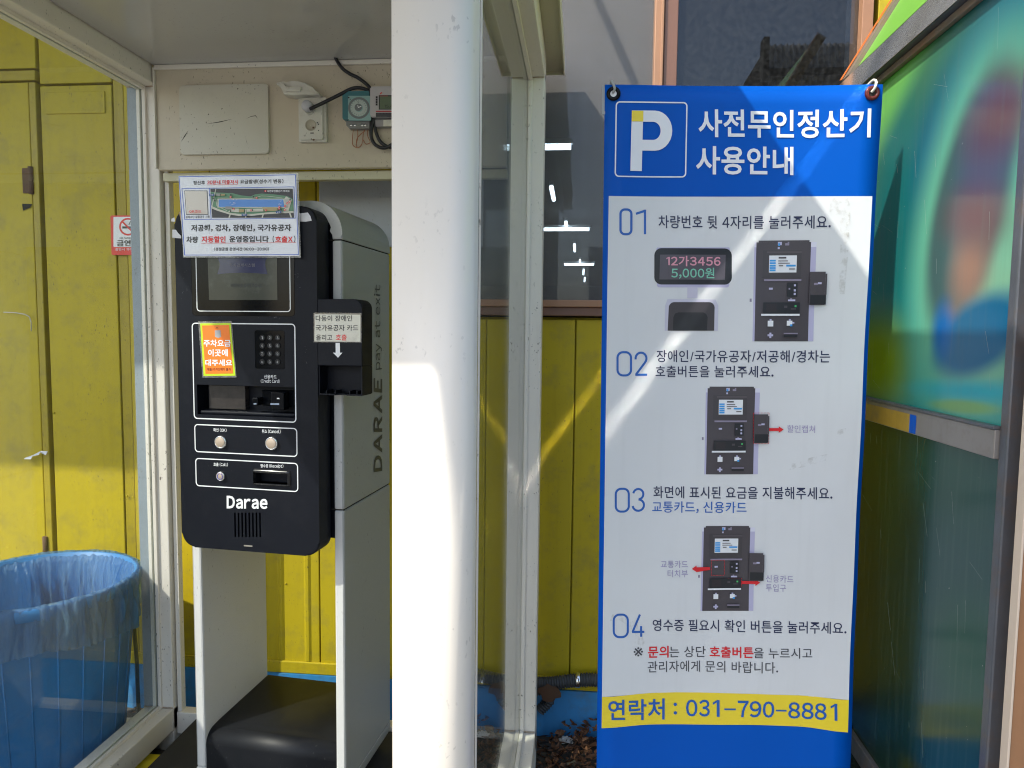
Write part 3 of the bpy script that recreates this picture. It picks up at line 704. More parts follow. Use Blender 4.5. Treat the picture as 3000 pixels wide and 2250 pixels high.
# black foot block between the legs
prof = [(KB, .081), (KB, .275), (2.06, .272), (2.03, .270)] + [(1.985+.045*(1-math.sin(t)), .225+.045*math.cos(t)) for t in [PI/2*k/8 for k in range(9)]] + [(1.985, .15), (1.985, .081)]
mb = MB(KM); mb.prism([(a, b) for a, b in prof], SX0+.0335, SX1-.0335, 'x'); mb.build('foot_block', 'kbase', kio, smooth=False)
bpy.data.objects['foot_block'].data.polygons.foreach_set('use_smooth', [abs(pp.normal.x) < .5 for pp in bpy.data.objects['foot_block'].data.polygons])
# control unit with real recesses
UX0, UX1, UZ0, UZ1 = -1.412, -.951, .921, 1.955
um = MB(KM); um.prism(rrect(UX0, UX1, UZ0, UZ1, .045, 8), DF, 1.978, 'y', bev=.006, seg=3)
unit = um.build('control_panel', 'kblack', kio)
C5 = (480, 900, 2.0743); C4 = (480, 480, 2.37)
def loc(cr, x, y, D=DF): return kl(cr[0]+x/cr[2], cr[1]+y/cr[2], D)
def rbx(cr, x0, y0, x1, y1, D=DF):
    xm, ym = (x0+x1)/2, (y0+y1)/2
    return loc(cr, x0, ym, D)[0], loc(cr, x1, ym, D)[0], loc(cr, xm, y1, D)[1], loc(cr, xm, y0, D)[1]
cut = MB(KM)
rc = rbx(C5, 203, 478, 795, 662); cut.box((rc[0], DF-.02, rc[2]), (rc[1], DF+.055, rc[3]))
rs = rbx(C5, 558, 1008, 760, 1072); cut.box((rs[0], DF-.02, rs[2]), (rs[1], DF+.03, rs[3]))
sc4 = rbx(C4, 190, 380, 907, 1058); cut.prism(rrect(*sc4[:2], *sc4[2:], .012), DF-.02, DF+.0025, 'y')
kp = rbx(C5, 553, 140, 735, 377); cut.prism(rrect(*kp[:2], *kp[2:], .006), DF-.02, DF+.002, 'y')
for i in range(8):
    g_ = rbx(C5, 428+i*21.7, 1248, 438+i*21.7, 1398); cut.prism(rrect(g_[0], g_[1], g_[2], g_[3], .0022, 3), DF-.02, DF+.03, 'y')
cuto = cut.build('cutter', 'kblack', kio)
md_ = unit.modifiers.new('b', 'BOOLEAN'); md_.operation = 'DIFFERENCE'; md_.object = cuto; md_.solver = 'EXACT'
bpy.context.view_layer.update()
nm = bpy.data.meshes.new_from_object(unit.evaluated_get(bpy.context.evaluated_depsgraph_get()))
unit.modifiers.clear()
if len(nm.polygons) > 20: unit.data = nm
bpy.data.objects.remove(cuto)
KN = -kdy
PF = crop(*C5, KD(DF)); PF4 = crop(*C4, KD(DF))
def kprism(name, r, rad, d0, d1, mat, par, bev=.0, n=5):
    mb = MB(KM); mb.prism(rrect(r[0], r[1], r[2], r[3], rad, n), d0, d1, 'y', bev=bev); return mb.build(name, mat, par)
# screen
e_ = .001
scrn = kprism('screen', (sc4[0]+e_, sc4[1]-e_, sc4[2]+e_, sc4[3]-e_), .011, DF-.0005, DF+.0024, 'kgloss', unit)
p = Print(PF4, KN, .0008)
disp = paint('display_glass', (.075, .08, .068), .12, spec=.2, vary=.12, vscale=14, dirt=.25, dscale=18, dirtc=(.22, .24, .22)); rib = ink('display_blue', (.035, .04, .10), .12)
p.poly([(300, 500), (785, 500), (790, 945), (316, 945)], disp)
p.poly([(372, 600), (720, 600), (722, 650), (708, 670), (705, 700), (722, 768), (650, 760), (540, 756), (440, 760), (372, 768), (388, 720), (390, 690), (375, 655)], rib)
p.build('display', scrn)
text('주차관제시스템', PF4, KN, (460, 692, 634, 716), ink('display_pale', (.12, .12, .16)), scrn, .01, lift=.0028)
text('차량번호를 입력해 주십시오.', PF4, KN, (465, 832, 690, 858), ink('display_dark', (.03, .035, .04)), scrn, .01, lift=.0028)
M['kline'] = ink('panel_white_line', (.80, .82, .84))
def kframe(x0, y0, x1, y1, w, r, P_, name='printed_frame', D=DF, cr=C5):
    R_ = rbx(cr, x0, y0, x1, y1); ww = w/(cr[2]*1085)
    mb = MB(KM); mb.ring(rrect(*R_, r), rrect(R_[0]+ww, R_[1]-ww, R_[2]+ww, R_[3]-ww, r-ww), DF-.0011, DF-.0004); return mb.build(name, 'kline', unit)
kframe(222, 330, 878, 1027, 7, .011, None, cr=C4)
kframe(177, 97, 803, 690, 7.5, .012, None)
kframe(188, 722, 812, 895, 7, .012, None)
kframe(194, 931, 817, 1105, 7, .012, None)
# keypad
kpad = kprism('keypad', (kp[0]+e_, kp[1]-e_, kp[2]+e_, kp[3]-e_), .005, DF+.0004, DF+.0019, 'kgloss', unit)
labs = ['1', '2', '3', '4', '5', '6', '7', '8', '9', '*', '0', '#']
keym = paint('key_metal', (.035, .036, .038), .3, metal=.5); keyl = ink('key_legend', (.34, .34, .34))
for i, s_ in enumerate(labs):
    cx, cy = (600, 647, 694)[i % 3], (185, 234, 283, 332)[i//3]
    a, b = loc(C5, cx, cy)
    mb = MB(KM); mb.lathe([(.0082, DF+.0004), (.0082, DF-.0022), (.0070, DF-.0030), (.0066, DF-.0020), (.0001, DF-.0020)], (a, 0, b), 'y', 20, cap=False); mb.build('key', keym, kpad)
    text(s_, PF, KN, (cx-5, cy-9, cx+5, cy+9), keyl, kpad, .01, lift=.0036)
# card recess contents
mb = MB(KM); mb.box((rc[0]+.02, DF+.030, rc[2]+.016), (rc[0]+.02+(rc[1]-rc[0])*.38, DF+.0535, rc[3]-.004)); mb.build('touch_reader', paint('reader_window', (.035, .03, .028), .18, vary=.5, vscale=40), unit)
mb = MB(KM); mb.box((rc[0]+.004, DF+.006, rc[2]+.0006), (rc[1]-.004, DF+.05, rc[2]+.012), bev=.004); mb.build('recess_ledge', 'kblack', unit)
C3 = (540, 1120, 4.741)
cr_ = empty_par = None
r1 = rbx(C3, 1195, 140, 1370, 385); r2 = rbx(C3, 935, 215, 1085, 325); r3 = rbx(C3, 985, 125, 1450, 350)
mb = MB(KM); mb.box((r3[0], DF+.035, r3[2]), (r3[1], DF+.0545, r3[3]), bev=.003); rd = mb.build('card_reader', 'kgloss', unit)
mb = MB(KM); mb.box((r1[0], DF+.001, r1[2]), (r1[1]+.002, DF+.035, r1[3]), bev=.003); mb.build('reader_jaw', 'kgloss', rd)
mb = MB(KM); mb.box((r2[0], DF+.003, r2[2]), (r2[0]+.018, DF+.035, r2[3]), bev=.003); mb.build('reader_jaw', 'kgloss', rd)
p = Print(crop(*C3, KD(DF)), KN, 0.0003); p.rect(1197, 290, 1318, 314, ink('slot_glow', (.35, .42, .55))); p.poly([(1285, 232), (1290, 218), (1305, 212), (1322, 220), (1326, 234)], 'white'); p.rect(965, 288, 1005, 308, ink('slot_glow2', (.2, .24, .32))); p.build('reader_marks', rd)
# push buttons
CAP = paint('button_cap_metal', (.50, .40, .31), .4, metal=.25, vary=.05)
def button(cx, cy, r, lab, ringcol=None):
    a, b = loc(C5, cx, cy, DF-.004); R_ = r/(C5[2]*1085)
    mb = MB(KM); mb.lathe([(R_, DF+.0005), (R_, DF-.004), (R_*.93, DF-.0075), (R_*.80, DF-.0085), (R_*.78, DF-.006)], (a, 0, b), 'y', 36, cap=False); o = mb.build('push_button', 'chrome', unit, label=lab)
    mb = MB(KM); mb.lathe([(R_*.77, DF-.004), (R_*.77, DF-.0078), (R_*.72, DF-.0085), (.0001, DF-.0085)], (a, 0, b), 'y', 36, cap=False); mb.build('button_cap', CAP, o)
    if ringcol: mb = MB(KM); mb.lathe([(R_*.66, DF-.0086), (R_*.66, DF-.0092), (R_*.54, DF-.0092), (R_*.54, DF-.0086)], (a, 0, b), 'y', 30, cap=False); mb.build('light_ring', ringcol, o)
button(345, 820, 45, 'large round steel OK button'); button(655, 828, 46, 'large round steel Cancel button'); button(346, 1027, 33, 'small round Call button with a blue ring', ink('ring_blue', (.05, .07, .45)))
# receipt mouth: bevelled hood around a dark slot
ro = rbx(C5, 543, 985, 772, 1086); mb = MB(KM)
mb.ring(rrect(*ro, .006, 4), rrect(rs[0], rs[1], rs[2], rs[3], .002, 4), DF-.0015, DF-.0004)
O_ = rrect(*ro, .006, 4); I_ = rrect(rs[0]-.001, rs[1]+.001, rs[2], rs[3]+.001, .002, 4)
A_ = [mb.bm.verts.new((x, DF-.0006, z)) for x, z in O_]; B_ = [mb.bm.verts.new((x, DF-.011, z)) for x, z in rrect(ro[0]+.006, ro[1]-.006, ro[2]+.005, ro[3]-.006, .005, 4)]; C__ = [mb.bm.verts.new((x, DF-.009, z)) for x, z in I_]
for i in range(len(A_)):
    j = (i+1) % len(A_); mb.bm.faces.new((A_[i], A_[j], B_[j], B_[i])).smooth = True; mb.bm.faces.new((B_[i], B_[j], C__[j], C__[i]))
    mb.bm.faces.new((C__[i], C__[j], mb.bm.verts.new((I_[j][0], DF+.02, I_[j][1])), mb.bm.verts.new((I_[i][0], DF+.02, I_[i][1]))))
mb.build('receipt_slot', paint('slot_plastic', (.012, .013, .016), .16), unit)
mb = MB(KM); g_ = rbx(C5, 487, 1446, 539, 1454); mb.prism(rrect(*g_, .0015, 3), DF-.0012, DF-.0003, 'y'); mb.build('name_bar', 'steel', unit)
for s_, bx, bd in (('신용카드', (610, 411, 686, 434), .015), ('(Credit Card)', (590, 437, 704, 461), .01), ('확인 (OK)', (302, 735, 382, 758), .012), ('취소 (Cancel)', (597, 742, 710, 767), .012), ('호출 (Call)', (303, 944, 390, 967), .012), ('영수증 (Receipt)', (588, 953, 727, 979), .012), ('Darae', (382, 1146, 630, 1225), .035)):
    text(s_, PF, KN, bx, 'kline', unit, bd, lift=.0009, tilt=2)
# scuffs and old tape
M['scuff'] = ink('scuff_grey', (.16, .16, .17), .6); M['tape'] = paint('torn_tape', (.62, .62, .66), .4, dirt=.3)
p = Print(PF4, KN, .0008)
p.poly([(55, 380), (75, 372), (80, 402), (52, 400)], 'tape', up=False); p.poly([(60, 456), (85, 458), (100, 480), (120, 500), (122, 518), (60, 514)], 'tape', up=False)
p.poly([(940, 345), (1000, 338), (1018, 362), (1028, 395), (985, 402), (942, 400)], 'tape', up=False)
p.build('tape_remnant', unit)
p = Print(PF4, KN, .0008)
random.seed(5)
for i in range(46):
    x, y = random.choice([(880+random.random()*60, 760+random.random()*190), (200+random.random()*690, 1060+random.random()*8), (930+random.random()*110, 1150+random.random()*330), (700+random.random()*120, 2060+random.random()*150), (120+random.random()*60, 650+random.random()*300), (200+random.random()*600, 1980+random.random()*160)])
    a = random.random()*3; L_ = 2+random.random()**3*20; p.line(x, y, x+L_*math.cos(a), y+L_*math.sin(a), .9, 'scuff', up=False)
p.build('scratches', unit)
# card tray box on the right of the panel
BX0, BX1, BZ0, BZ1 = -.951, -.8125, 1.408, 1.688
tz = loc(C4, 1200, 1403)[1]
box = None
mb = MB(KM); mb.prism(rrect(BX0, BX1, tz, BZ1, .026, 8, (0, 0, 1, 0)), DF, 1.975, 'y', bev=.003); box = mb.build('card_tray_box', 'kblack', kio)
mb = MB(KM); mb.box((BX1-.004, DF+.0005, BZ0+.002), (BX1, 1.975, tz-.0005)); mb.box((BX0, DF+.004, BZ0), (BX0+.004, 1.975, tz-.0005)); mb.box((BX0+.004, 1.955, BZ0), (BX1-.004, 1.975, tz-.0005)); mb.build('tray_wall', 'kblack', box)
fl = [(BX0+.004, DF+.002), (BX0+.052, DF+.002)] + [(BX0+.0715+.0195*math.cos(PI-t), DF+.002+.014*math.sin(t)) for t in [PI*k/8 for k in range(1, 8)]] + [(BX0+.091, DF+.002), (BX1-.004, DF+.002), (BX1-.004, 1.955), (BX0+.004, 1.955)]
mb = MB(KM); mb.prism(fl, BZ0, BZ0+.004, 'z'); mb.build('tray_floor', 'kblack', box)
for i, x in enumerate((.022, .050, .095, .118)):
    mb = MB(KM); mb.box((BX0+x, DF+.006, BZ0+.0042), (BX0+x+.003, 1.95, BZ0+.014)); mb.build('tray_rib', 'kblack', box)
p = Print(PF4, KN, .0008); p.poly([(1193, 1243), (1223, 1243), (1224, 1311), (1241, 1311), (1210, 1346), (1175, 1311), (1194, 1311)], 'kline', up=False); p.build('arrow_mark', box)
# lettering up the grey side
PSd = lambda x, y: on(x, y, kdx, SX1+.0005)
M['kside_ink'] = ink('side_dark_ink', (.05, .055, .06))
text('DARAE', PSd, kdx, (1094, 1109, 1119, 1382), 'kside_ink', kio, .03, lift=.0012, vertical=True)
text('pay at exit', PSd, kdx, (1095, 834, 1118, 1084), 'kside_ink', kio, .0, lift=.0012, vertical=True)

# paper notices stuck on the kiosk
SN = (520, 500, 5.821); DN = 1.888
PN = crop(*SN, KD(DN))
nt_ = empty('paper_notice', PN(1070, 1480), 'laminated white notice with blue border and park map taped over the kiosk top', 'notice', rz=-TH)
def slab(name, quad, P_, nrm, th, mat, par, xtra=0):
    mb = MB(); F_ = [Vector(P_(*q))+Vector(nrm)*xtra for q in quad]; B_ = [f_-Vector(nrm)*th for f_ in F_]
    mb.face(F_); mb.face(B_[::-1])
    for i in range(4): j = (i+1) % 4; mb.face((F_[i], B_[i], B_[j], F_[j]))
    return mb.build(name, mat, par)
slab('laminate', [(8, 78), (2055, 33), (2098, 1483), (92, 1483)], PN, KN, .0012, 'film', nt_, -.0012)
sheet_ = slab('paper_sheet', [(16, 90), (2025, 55), (2080, 1455), (108, 1462)], PN, KN, .0006, 'paper', nt_)
M['pblue'] = ink('print_blue', (.02, .10, .55), .3)
p = Print(PN, KN, .0004, .00015)
def qring(q, w):
    (x0, y0), (x1, y1), (x2, y2), (x3, y3) = q
    return [(x0+w, y0+w), (x1-w, y1+w), (x2-w, y2-w), (x3+w, y3-w)]
q = [(22, 98), (2018, 65), (2068, 1438), (118, 1445)]; p.ringp(q, qring(q, 11), 'pblue')
q = [(72, 303), (1992, 272), (2014, 815), (122, 840)]; p.ringp(q, qring(q, 9), 'pblue')
p.line(547, 300, 575, 832, 9, 'pblue')
p.poly([(120, 340), (510, 340), (528, 752), (150, 752)], 'black'); p.poly([(129, 349), (502, 349), (519, 743), (158, 743)], ink('cream_print', (.68, .64, .58)))
dk = ink('map_dark', (.035, .035, .04)); gn = ink('map_green', (.10, .25, .14)); rdm = ink('map_road', (.58, .58, .50)); bl = ink('map_blue', (.09, .27, .68)); sand = ink('map_sand', (.42, .33, .16)); nb = ink('map_navy', (.02, .08, .26)); gy = ink('map_grey', (.32, .32, .30))
p.poly([(565, 310), (1968, 310), (1990, 803), (595, 803)], dk)
p.poly([(567, 360), (700, 375), (940, 385), (1100, 425), (1250, 440), (1330, 405), (1440, 392), (1640, 405), (1880, 435), (1975, 490), (1985, 690), (1600, 705), (1380, 735), (1170, 760), (900, 735), (700, 655), (590, 600)], gn)
p.poly([(582, 600), (700, 655), (900, 720), (1100, 745), (1300, 738), (1600, 708), (1984, 690), (1986, 720), (1500, 745), (1250, 775), (1050, 775), (880, 745), (700, 690), (585, 645)], rdm)
p.line(660, 312, 585, 645, 14, rdm); p.line(905, 745, 885, 803, 22, rdm); p.line(1168, 655, 1170, 803, 22, rdm); p.line(1470, 745, 1452, 803, 22, rdm); p.line(1920, 720, 1948, 803, 24, rdm)
p.poly([(690, 480), (1830, 480), (1860, 440), (1960, 500), (1900, 690), (1820, 690), (1840, 640), (690, 632)], rdm); p.poly([(1830, 480), (1910, 480), (1890, 640), (1838, 640)], ink('map_pale', (.45, .46, .42)))
p.poly([(713, 494), (1810, 494), (1832, 620), (712, 622)], bl)
p.line(665, 480, 680, 600, 8, rdm); p.line(680, 600, 860, 690, 9, rdm); p.line(930, 405, 925, 480, 7, rdm); p.line(700, 470, 1270, 478, 6, rdm); p.line(1270, 478, 1440, 435, 6, rdm); p.line(1440, 435, 1560, 440, 6, rdm); p.line(1560, 440, 1800, 470, 6, rdm)
p.poly([(830, 615), (945, 615), (945, 665), (830, 665)], gy); p.poly([(960, 650), (1060, 650), (1060, 715), (870, 705)], rdm); p.poly([(1065, 660), (1150, 660), (1150, 712), (1065, 712)], sand); p.poly([(1190, 655), (1470, 650), (1480, 700), (1195, 705)], rdm); p.poly([(1455, 630), (1720, 630), (1720, 690), (1500, 690)], sand); p.poly([(670, 395), (745, 395), (745, 435), (670, 435)], gy); p.poly([(760, 402), (828, 402), (820, 432), (755, 432)], sand)
for x, y in ((922, 455), (1365, 470), (975, 662), (1275, 683), (1527, 683), (1757, 622), (1753, 655), (1855, 612), (1850, 675), (1895, 563), (1933, 538), (1525, 357)):
    p.disc(x, y, 17, 'red'); p.disc(x, y, 7, 'white')
for x, y in ((940, 425), (1322, 457), (637, 483), (667, 520), (935, 697), (1305, 680), (1793, 677), (1945, 505)): p.rect(x-11, y-13, x+11, y+13, 'black', up=False)
wsml = ink('map_white', (.7, .7, .7))
for i in range(14):
    x = random.choice([900+random.random()*130, 1730+random.random()*70]); y = 505+random.random()*90; p.line(x, y, x+26, y-6, 4, wsml, up=False)
for x, y in ((615, 423), (1167, 762), (1752, 714)): p.rect(x-45, y-20, x+45, y+20, nb, up=True)
p.build('printed_map', sheet_)
for s_, bx, mt_, bd, tl in (('정산후', (270, 172, 470, 240), 'black', .02, -4), ('30분내 미출차시', (505, 160, 1030, 232), 'red', .02, -8), ('요금발생(성수기 변동)', (1070, 146, 1805, 222), 'black', .02, -8),
        ('QR코드', (232, 685, 440, 735), 'red', .02, 0), ('결제수단 없을경우 사용', (140, 766, 552, 811), 'black', .01, -6), ('사전무인정산기 위치도', (1556, 340, 1942, 378), 'white', .02, 0),
        ('후문', (590, 410, 645, 436), 'white', 0, 0), ('정문', (1140, 749, 1194, 775), 'white', 0, 0), ('남문', (1725, 702, 1780, 727), 'white', 0, 0),
        ('저공해, 경차, 장애인, 국가유공자', (222, 917, 1928, 1040), 'black', .03, -6), ('차량', (152, 1122, 352, 1232), 'black', .03, 0), ('자동할인', (412, 1116, 820, 1228), 'red', .03, 0),
        ('운영중입니다', (885, 1112, 1555, 1224), 'black', .03, 0), ('(', (1624, 1108, 1652, 1226), 'black', .02, 0), ('호출X', (1668, 1116, 1968, 1222), 'red', .03, 0), (')', (1984, 1108, 2012, 1226), 'black', .02, 0),
        ('(경정공원 운영시간 06:00-20:00)', (622, 1306, 1555, 1368), 'black', .02, -2)):
    text(s_, PN, KN, bx, mt_, sheet_, bd, lift=.0132 if False else .0085*0+.0095 if s_ in ('후문', '정문', '남문', '사전무인정산기 위치도', 'QR코드') else .0008, tilt=tl)
p = Print(PN, KN, .0009); p.line(505, 243, 1030, 236, 4, 'red'); p.line(410, 1240, 2025, 1226, 5, 'red'); p.build('underline', sheet_)
yt = empty('yellowed_tape', PN(40, 900), 'strip of yellowed card behind the left edge of the notice', 'tape')
slab('tape_strip', [(12, 700), (60, 700), (92, 1000), (70, 990)], PN, KN, .001, 'card', yt, -.0035)

# orange pay-here tag
DO = 1.8975; PO5 = crop(*C5, KD(DO))
og = empty('orange_tag', PO5(330, 428), 'orange tag with yellow-green edge stuck left of the keypad', 'sticker', rz=-TH)
slab('tag_film', [(208, 86), (412, 84), (441, 427), (234, 428)], PO5, KN, .001, 'film', og, -.0002)
tg = slab('tag_card', [(221, 98), (405, 96), (435, 416), (242, 418)], PO5, KN, .0004, ink('lime', (.55, .75, .02)), og, .0002)
p = Print(PO5, KN, .0006); p.poly([(233, 111), (397, 108), (422, 402), (254, 405)], ink('orange', (.95, .22, .02)))
p.poly([(311, 141), (345, 139), (350, 180), (333, 187), (312, 180)], ink('chip_silver', (.40, .40, .42), .25)); p.line(318, 129, 325, 122, 2.5, 'black'); p.line(325, 122, 332, 129, 2.5, 'black'); p.build('tag_print', tg)
for s_, bx in (('주차요금', (243, 197, 408, 240)), ('이곳에', (270, 255, 390, 299)), ('대주세요', (253, 317, 416, 357))): text(s_, PO5, KN, bx, 'white', tg, .03, lift=.0014)
text('애플/카카오페이 불가', PO5, KN, (265, 368, 408, 387), ink('brown_ink', (.15, .03, .01)), tg, .01, lift=.0014)
# cream label on the card tray box
PL = crop(*C4, KD(DF-.0004))
cl = empty('cream_label', PL(1205, 1238), 'cream paper label with black and red Korean writing on the side card box', 'label', rz=-TH)
slab('label_film', [(1040, 1033), (1372, 1036), (1373, 1241), (1040, 1239)], PL, KN, .0003, 'film', cl, .0004)
lb = slab('label_paper', [(1049, 1044), (1366, 1047), (1366, 1235), (1046, 1233)], PL, KN, .0004, paint('cream_paper', (.72, .70, .60), .5, vary=.05, dirt=.2, dscale=30), cl, .0009)
for s_, bx, mt_ in (('다둥이 장애인', (1055, 1052, 1308, 1093), 'black'), ('국가유공자 카드', (1055, 1118, 1350, 1160), 'black'), ('올리고', (1058, 1185, 1170, 1226), 'black'), ('호출', (1195, 1184, 1271, 1226), 'red')): text(s_, PL, KN, bx, mt_, lb, .012, lift=.0014)
# scrap of white paper behind the kiosk foot
sp = MB(); a = Vector((-.80, 2.43, .048)); sp.face([a, a+Vector((.06, -.01, .002)), a+Vector((.035, .0, .085))]); sp.face([a, a+Vector((.03, .02, .088)), a+Vector((-.012, .01, .05))])
tag(sp.build('paper_scrap', 'wplastic'), 'scrap of white plastic standing behind the kiosk foot', 'scrap')

# ================================================================ BANNER
YBN = 1.50
PB = lambda x, y: on(x, y, (0, 1, 0), YBN)
bn = empty('banner', (.32, YBN, G), 'tall blue and white hanging banner with parking payment instructions', 'banner')
M['bblue'] = paint('banner_blue', (.0, .085, .46), .42, spec=.12, vary=.05, vscale=3, bump=.4, bscale=7)
M['bwhite'] = paint('banner_white', (.63, .66, .68), .42, spec=.15, vary=.035, vscale=4, dirt=.07, dscale=6, dirtc=(.45, .42, .36), bump=.12, bscale=14, streak=.10)
M['byellow'] = paint('banner_yellow', (.78, .62, .03), .33, vary=.05, vscale=3)
def curl(P_):          # the cloth hangs with a slight roll
    z0, z1 = .15, 2.1
    def f_(x, y):
        q = P_(x, y); return Vector((q.x, YBN + .012*math.sin((q.z-.4)*2.0) + .007*math.sin((q.x-.05)*6) + .0016*math.sin(q.z*19+q.x*16) + .0012*math.sin(q.z*9-q.x*24), q.z))
    return f_
PBc = curl(PB)
def bwarp(q, lift): return Vector((q.x, YBN + .012*math.sin((q.z-.4)*2.0) + .007*math.sin((q.x-.05)*6) + .0016*math.sin(q.z*19+q.x*16) + .0012*math.sin(q.z*9-q.x*24) - lift, q.z))
# cloth: a gridded sheet with thickness
def bedge(y):  # left and right edges of the sheet in photo rows
    return 1772 + (y-250)*(-24/2000), 2583 + (y-250)*(-90/2000)
rows, cols_ = 48, 14; vsb = []
cloth = MB()
grid = []
for i in range(rows+1):
    y = 250 + (2800-250)*i/rows; l, r = bedge(y); grid.append([PBc(l+(r-l)*j/cols_, y) for j in range(cols_+1)])
F_ = [[cloth.bm.verts.new(v) for v in g_] for g_ in grid]; Bk = [[cloth.bm.verts.new(v+Vector((0, .0016, 0))) for v in g_] for g_ in grid]
for i in range(rows):
    for j in range(cols_):
        cloth.bm.faces.new((F_[i][j], F_[i+1][j], F_[i+1][j+1], F_[i][j+1])).smooth = True; cloth.bm.faces.new((Bk[i][j], Bk[i][j+1], Bk[i+1][j+1], Bk[i+1][j])).smooth = True
for i in range(rows): cloth.bm.faces.new((F_[i][0], Bk[i][0], Bk[i+1][0], F_[i+1][0])); cloth.bm.faces.new((F_[i][-1], F_[i+1][-1], Bk[i+1][-1], Bk[i][-1]))
for j in range(cols_): cloth.bm.faces.new((F_[0][j], F_[0][j+1], Bk[0][j+1], Bk[0][j])); cloth.bm.faces.new((F_[-1][j], Bk[-1][j], Bk[-1][j+1], F_[-1][j+1]))
clo = cloth.build('banner_cloth', 'bblue', bn, norm=False)
BNn = Vector((0, -1, 0))
def band(y_top, y_bot, xl, xr, mat, lift, name, n1=30, n2=10):
    mb = MB(); rows_ = []
    for i in range(n1+1):
        s_ = i/n1; rr_ = []
        for j in range(n2+1):
            t_ = j/n2
            yt_, yb_ = y_top(t_), y_bot(t_); y = yt_+(yb_-yt_)*s_
            x = xl(y)+(xr(y)-xl(y))*t_; rr_.append(mb.bm.verts.new(PBc(x, y)+BNn*lift))
        rows_.append(rr_)
    for i in range(n1):
        for j in range(n2): mb.bm.faces.new((rows_[i][j], rows_[i+1][j], rows_[i+1][j+1], rows_[i][j+1])).smooth = True
    return mb.build(name, mat, clo, norm=False)
XLw = lambda y: 1783.5 + (y-574)*(-19.5/1472); XRw = lambda y: 2557.5 + (y-573)*(-67/1483)
def interp(pts):
    def f_(t_):
        for (a, ya), (b, yb) in zip(pts, pts[1:]):
            if t_ <= b: s_ = (t_-a)/(b-a); s_ = s_*s_*(3-2*s_); return ya+(yb-ya)*s_
        return pts[-1][1]
    return f_
ytop = interp([(0, 2047), (.2, 2038), (.55, 2042), (.8, 2045), (1, 2056)]); ybot = interp([(0, 2139), (.2, 2130.5), (.55, 2134), (.8, 2137), (1, 2149)])
band(lambda t_: 574, ytop, XLw, XRw, 'bwhite', .0006, 'white_field')
band(ytop, ybot, XLw, XRw, 'byellow', .0007, 'yellow_strip', 4, 20)
A = crop(1740, 220, 2.0739, PBc); B = crop(1740, 1000, 2.0739, PBc); C = crop(1740, 1750, 2.5136, PBc); BANNERP += [A, B, C]
M['navy'] = ink('navy_ink', (.012, .02, .07)); M['bnum'] = ink('number_blue', (.005, .10, .42)); M['lilac'] = ink('lilac_ink', (.30, .28, .46)); M['bred'] = ink('banner_red', (.62, .01, .02)); M['bgrey'] = ink('grey_ink', (.055, .06, .075)); M['bwt'] = ink('banner_lettering_white', (.72, .75, .80))
LT = .0016
for s_, P_, bx, mt_, bd, tl in (
    ('사전무인정산기', A, (630, 207, 1672, 378), 'bwt', .022, 4), ('사용안내', A, (620, 430, 1215, 602), 'bwt', .022, 4),
    ('차량번호 뒷 4자리를 눌러주세요.', A, (388, 850, 1435, 930), 'navy', .008, 3),
    ('장애인/국가유공자/저공해/경차는', B, (378, 55, 1440, 130), 'navy', .008, 2), ('호출버튼을 눌러주세요.', B, (375, 150, 1098, 222), 'navy', .008, 2),
    ('할인캡쳐', B, (1188, 515, 1357, 562), 'lilac', .006, 2), ('화면에 표시된 요금을 지불해주세요.', B, (360, 893, 1455, 968), 'navy', .008, 6),
    ('교통카드, 신용카드', B, (357, 985, 937, 1057), 'bnum', .006, 4), ('교통카드', B, (410, 1345, 577, 1390), 'lilac', .004, 2), ('터치부', B, (452, 1402, 577, 1447), 'lilac', .004, 2),
    ('신용카드', B, (1058, 1437, 1224, 1482), 'lilac', .004, 2), ('투입구', B, (1057, 1492, 1180, 1538), 'lilac', .004, 2),
    ('영수증 필요시 확인 버튼을 눌러주세요.', C, (428, 190, 1865, 280), 'navy', .008, 22),
    ('※', C, (295, 386, 365, 453), 'bgrey', 0, 0), ('문의', C, (402, 380, 557, 468), 'bred', .02, 0), ('는 상단', C, (562, 385, 832, 468), 'bgrey', .004, 0), ('호출버튼', C, (862, 385, 1185, 469), 'bred', .02, 0),
    ('을 누르시고', C, (1187, 392, 1622, 470), 'bgrey', .004, 5), ('관리자에게 문의 바랍니다.', C, (395, 494, 1363, 577), 'bgrey', .004, 5),
    ('연락처', C, (105, 766, 525, 920), 'bnum', .016, 0), (':', C, (592, 800, 618, 886), 'bnum', .02, 0)) + tuple((ch_, C, (a_, 780+(a_-685)*.016+(0 if ch_ != '-' else 60), b_, 902+(a_-685)*.016-(0 if ch_ != '-' else 50)), 'bnum', .016, 0) for ch_, a_, b_ in zip('031-790-8881', (685, 782, 885, 970, 1070, 1158, 1255, 1352, 1442, 1540, 1636, 1752), (770, 862, 935, 1055, 1150, 1245, 1340, 1430, 1530, 1628, 1722, 1800))):
    text(s_, P_, BNn, bx, mt_, clo, bd, lift=LT, tilt=tl, warp=bwarp)
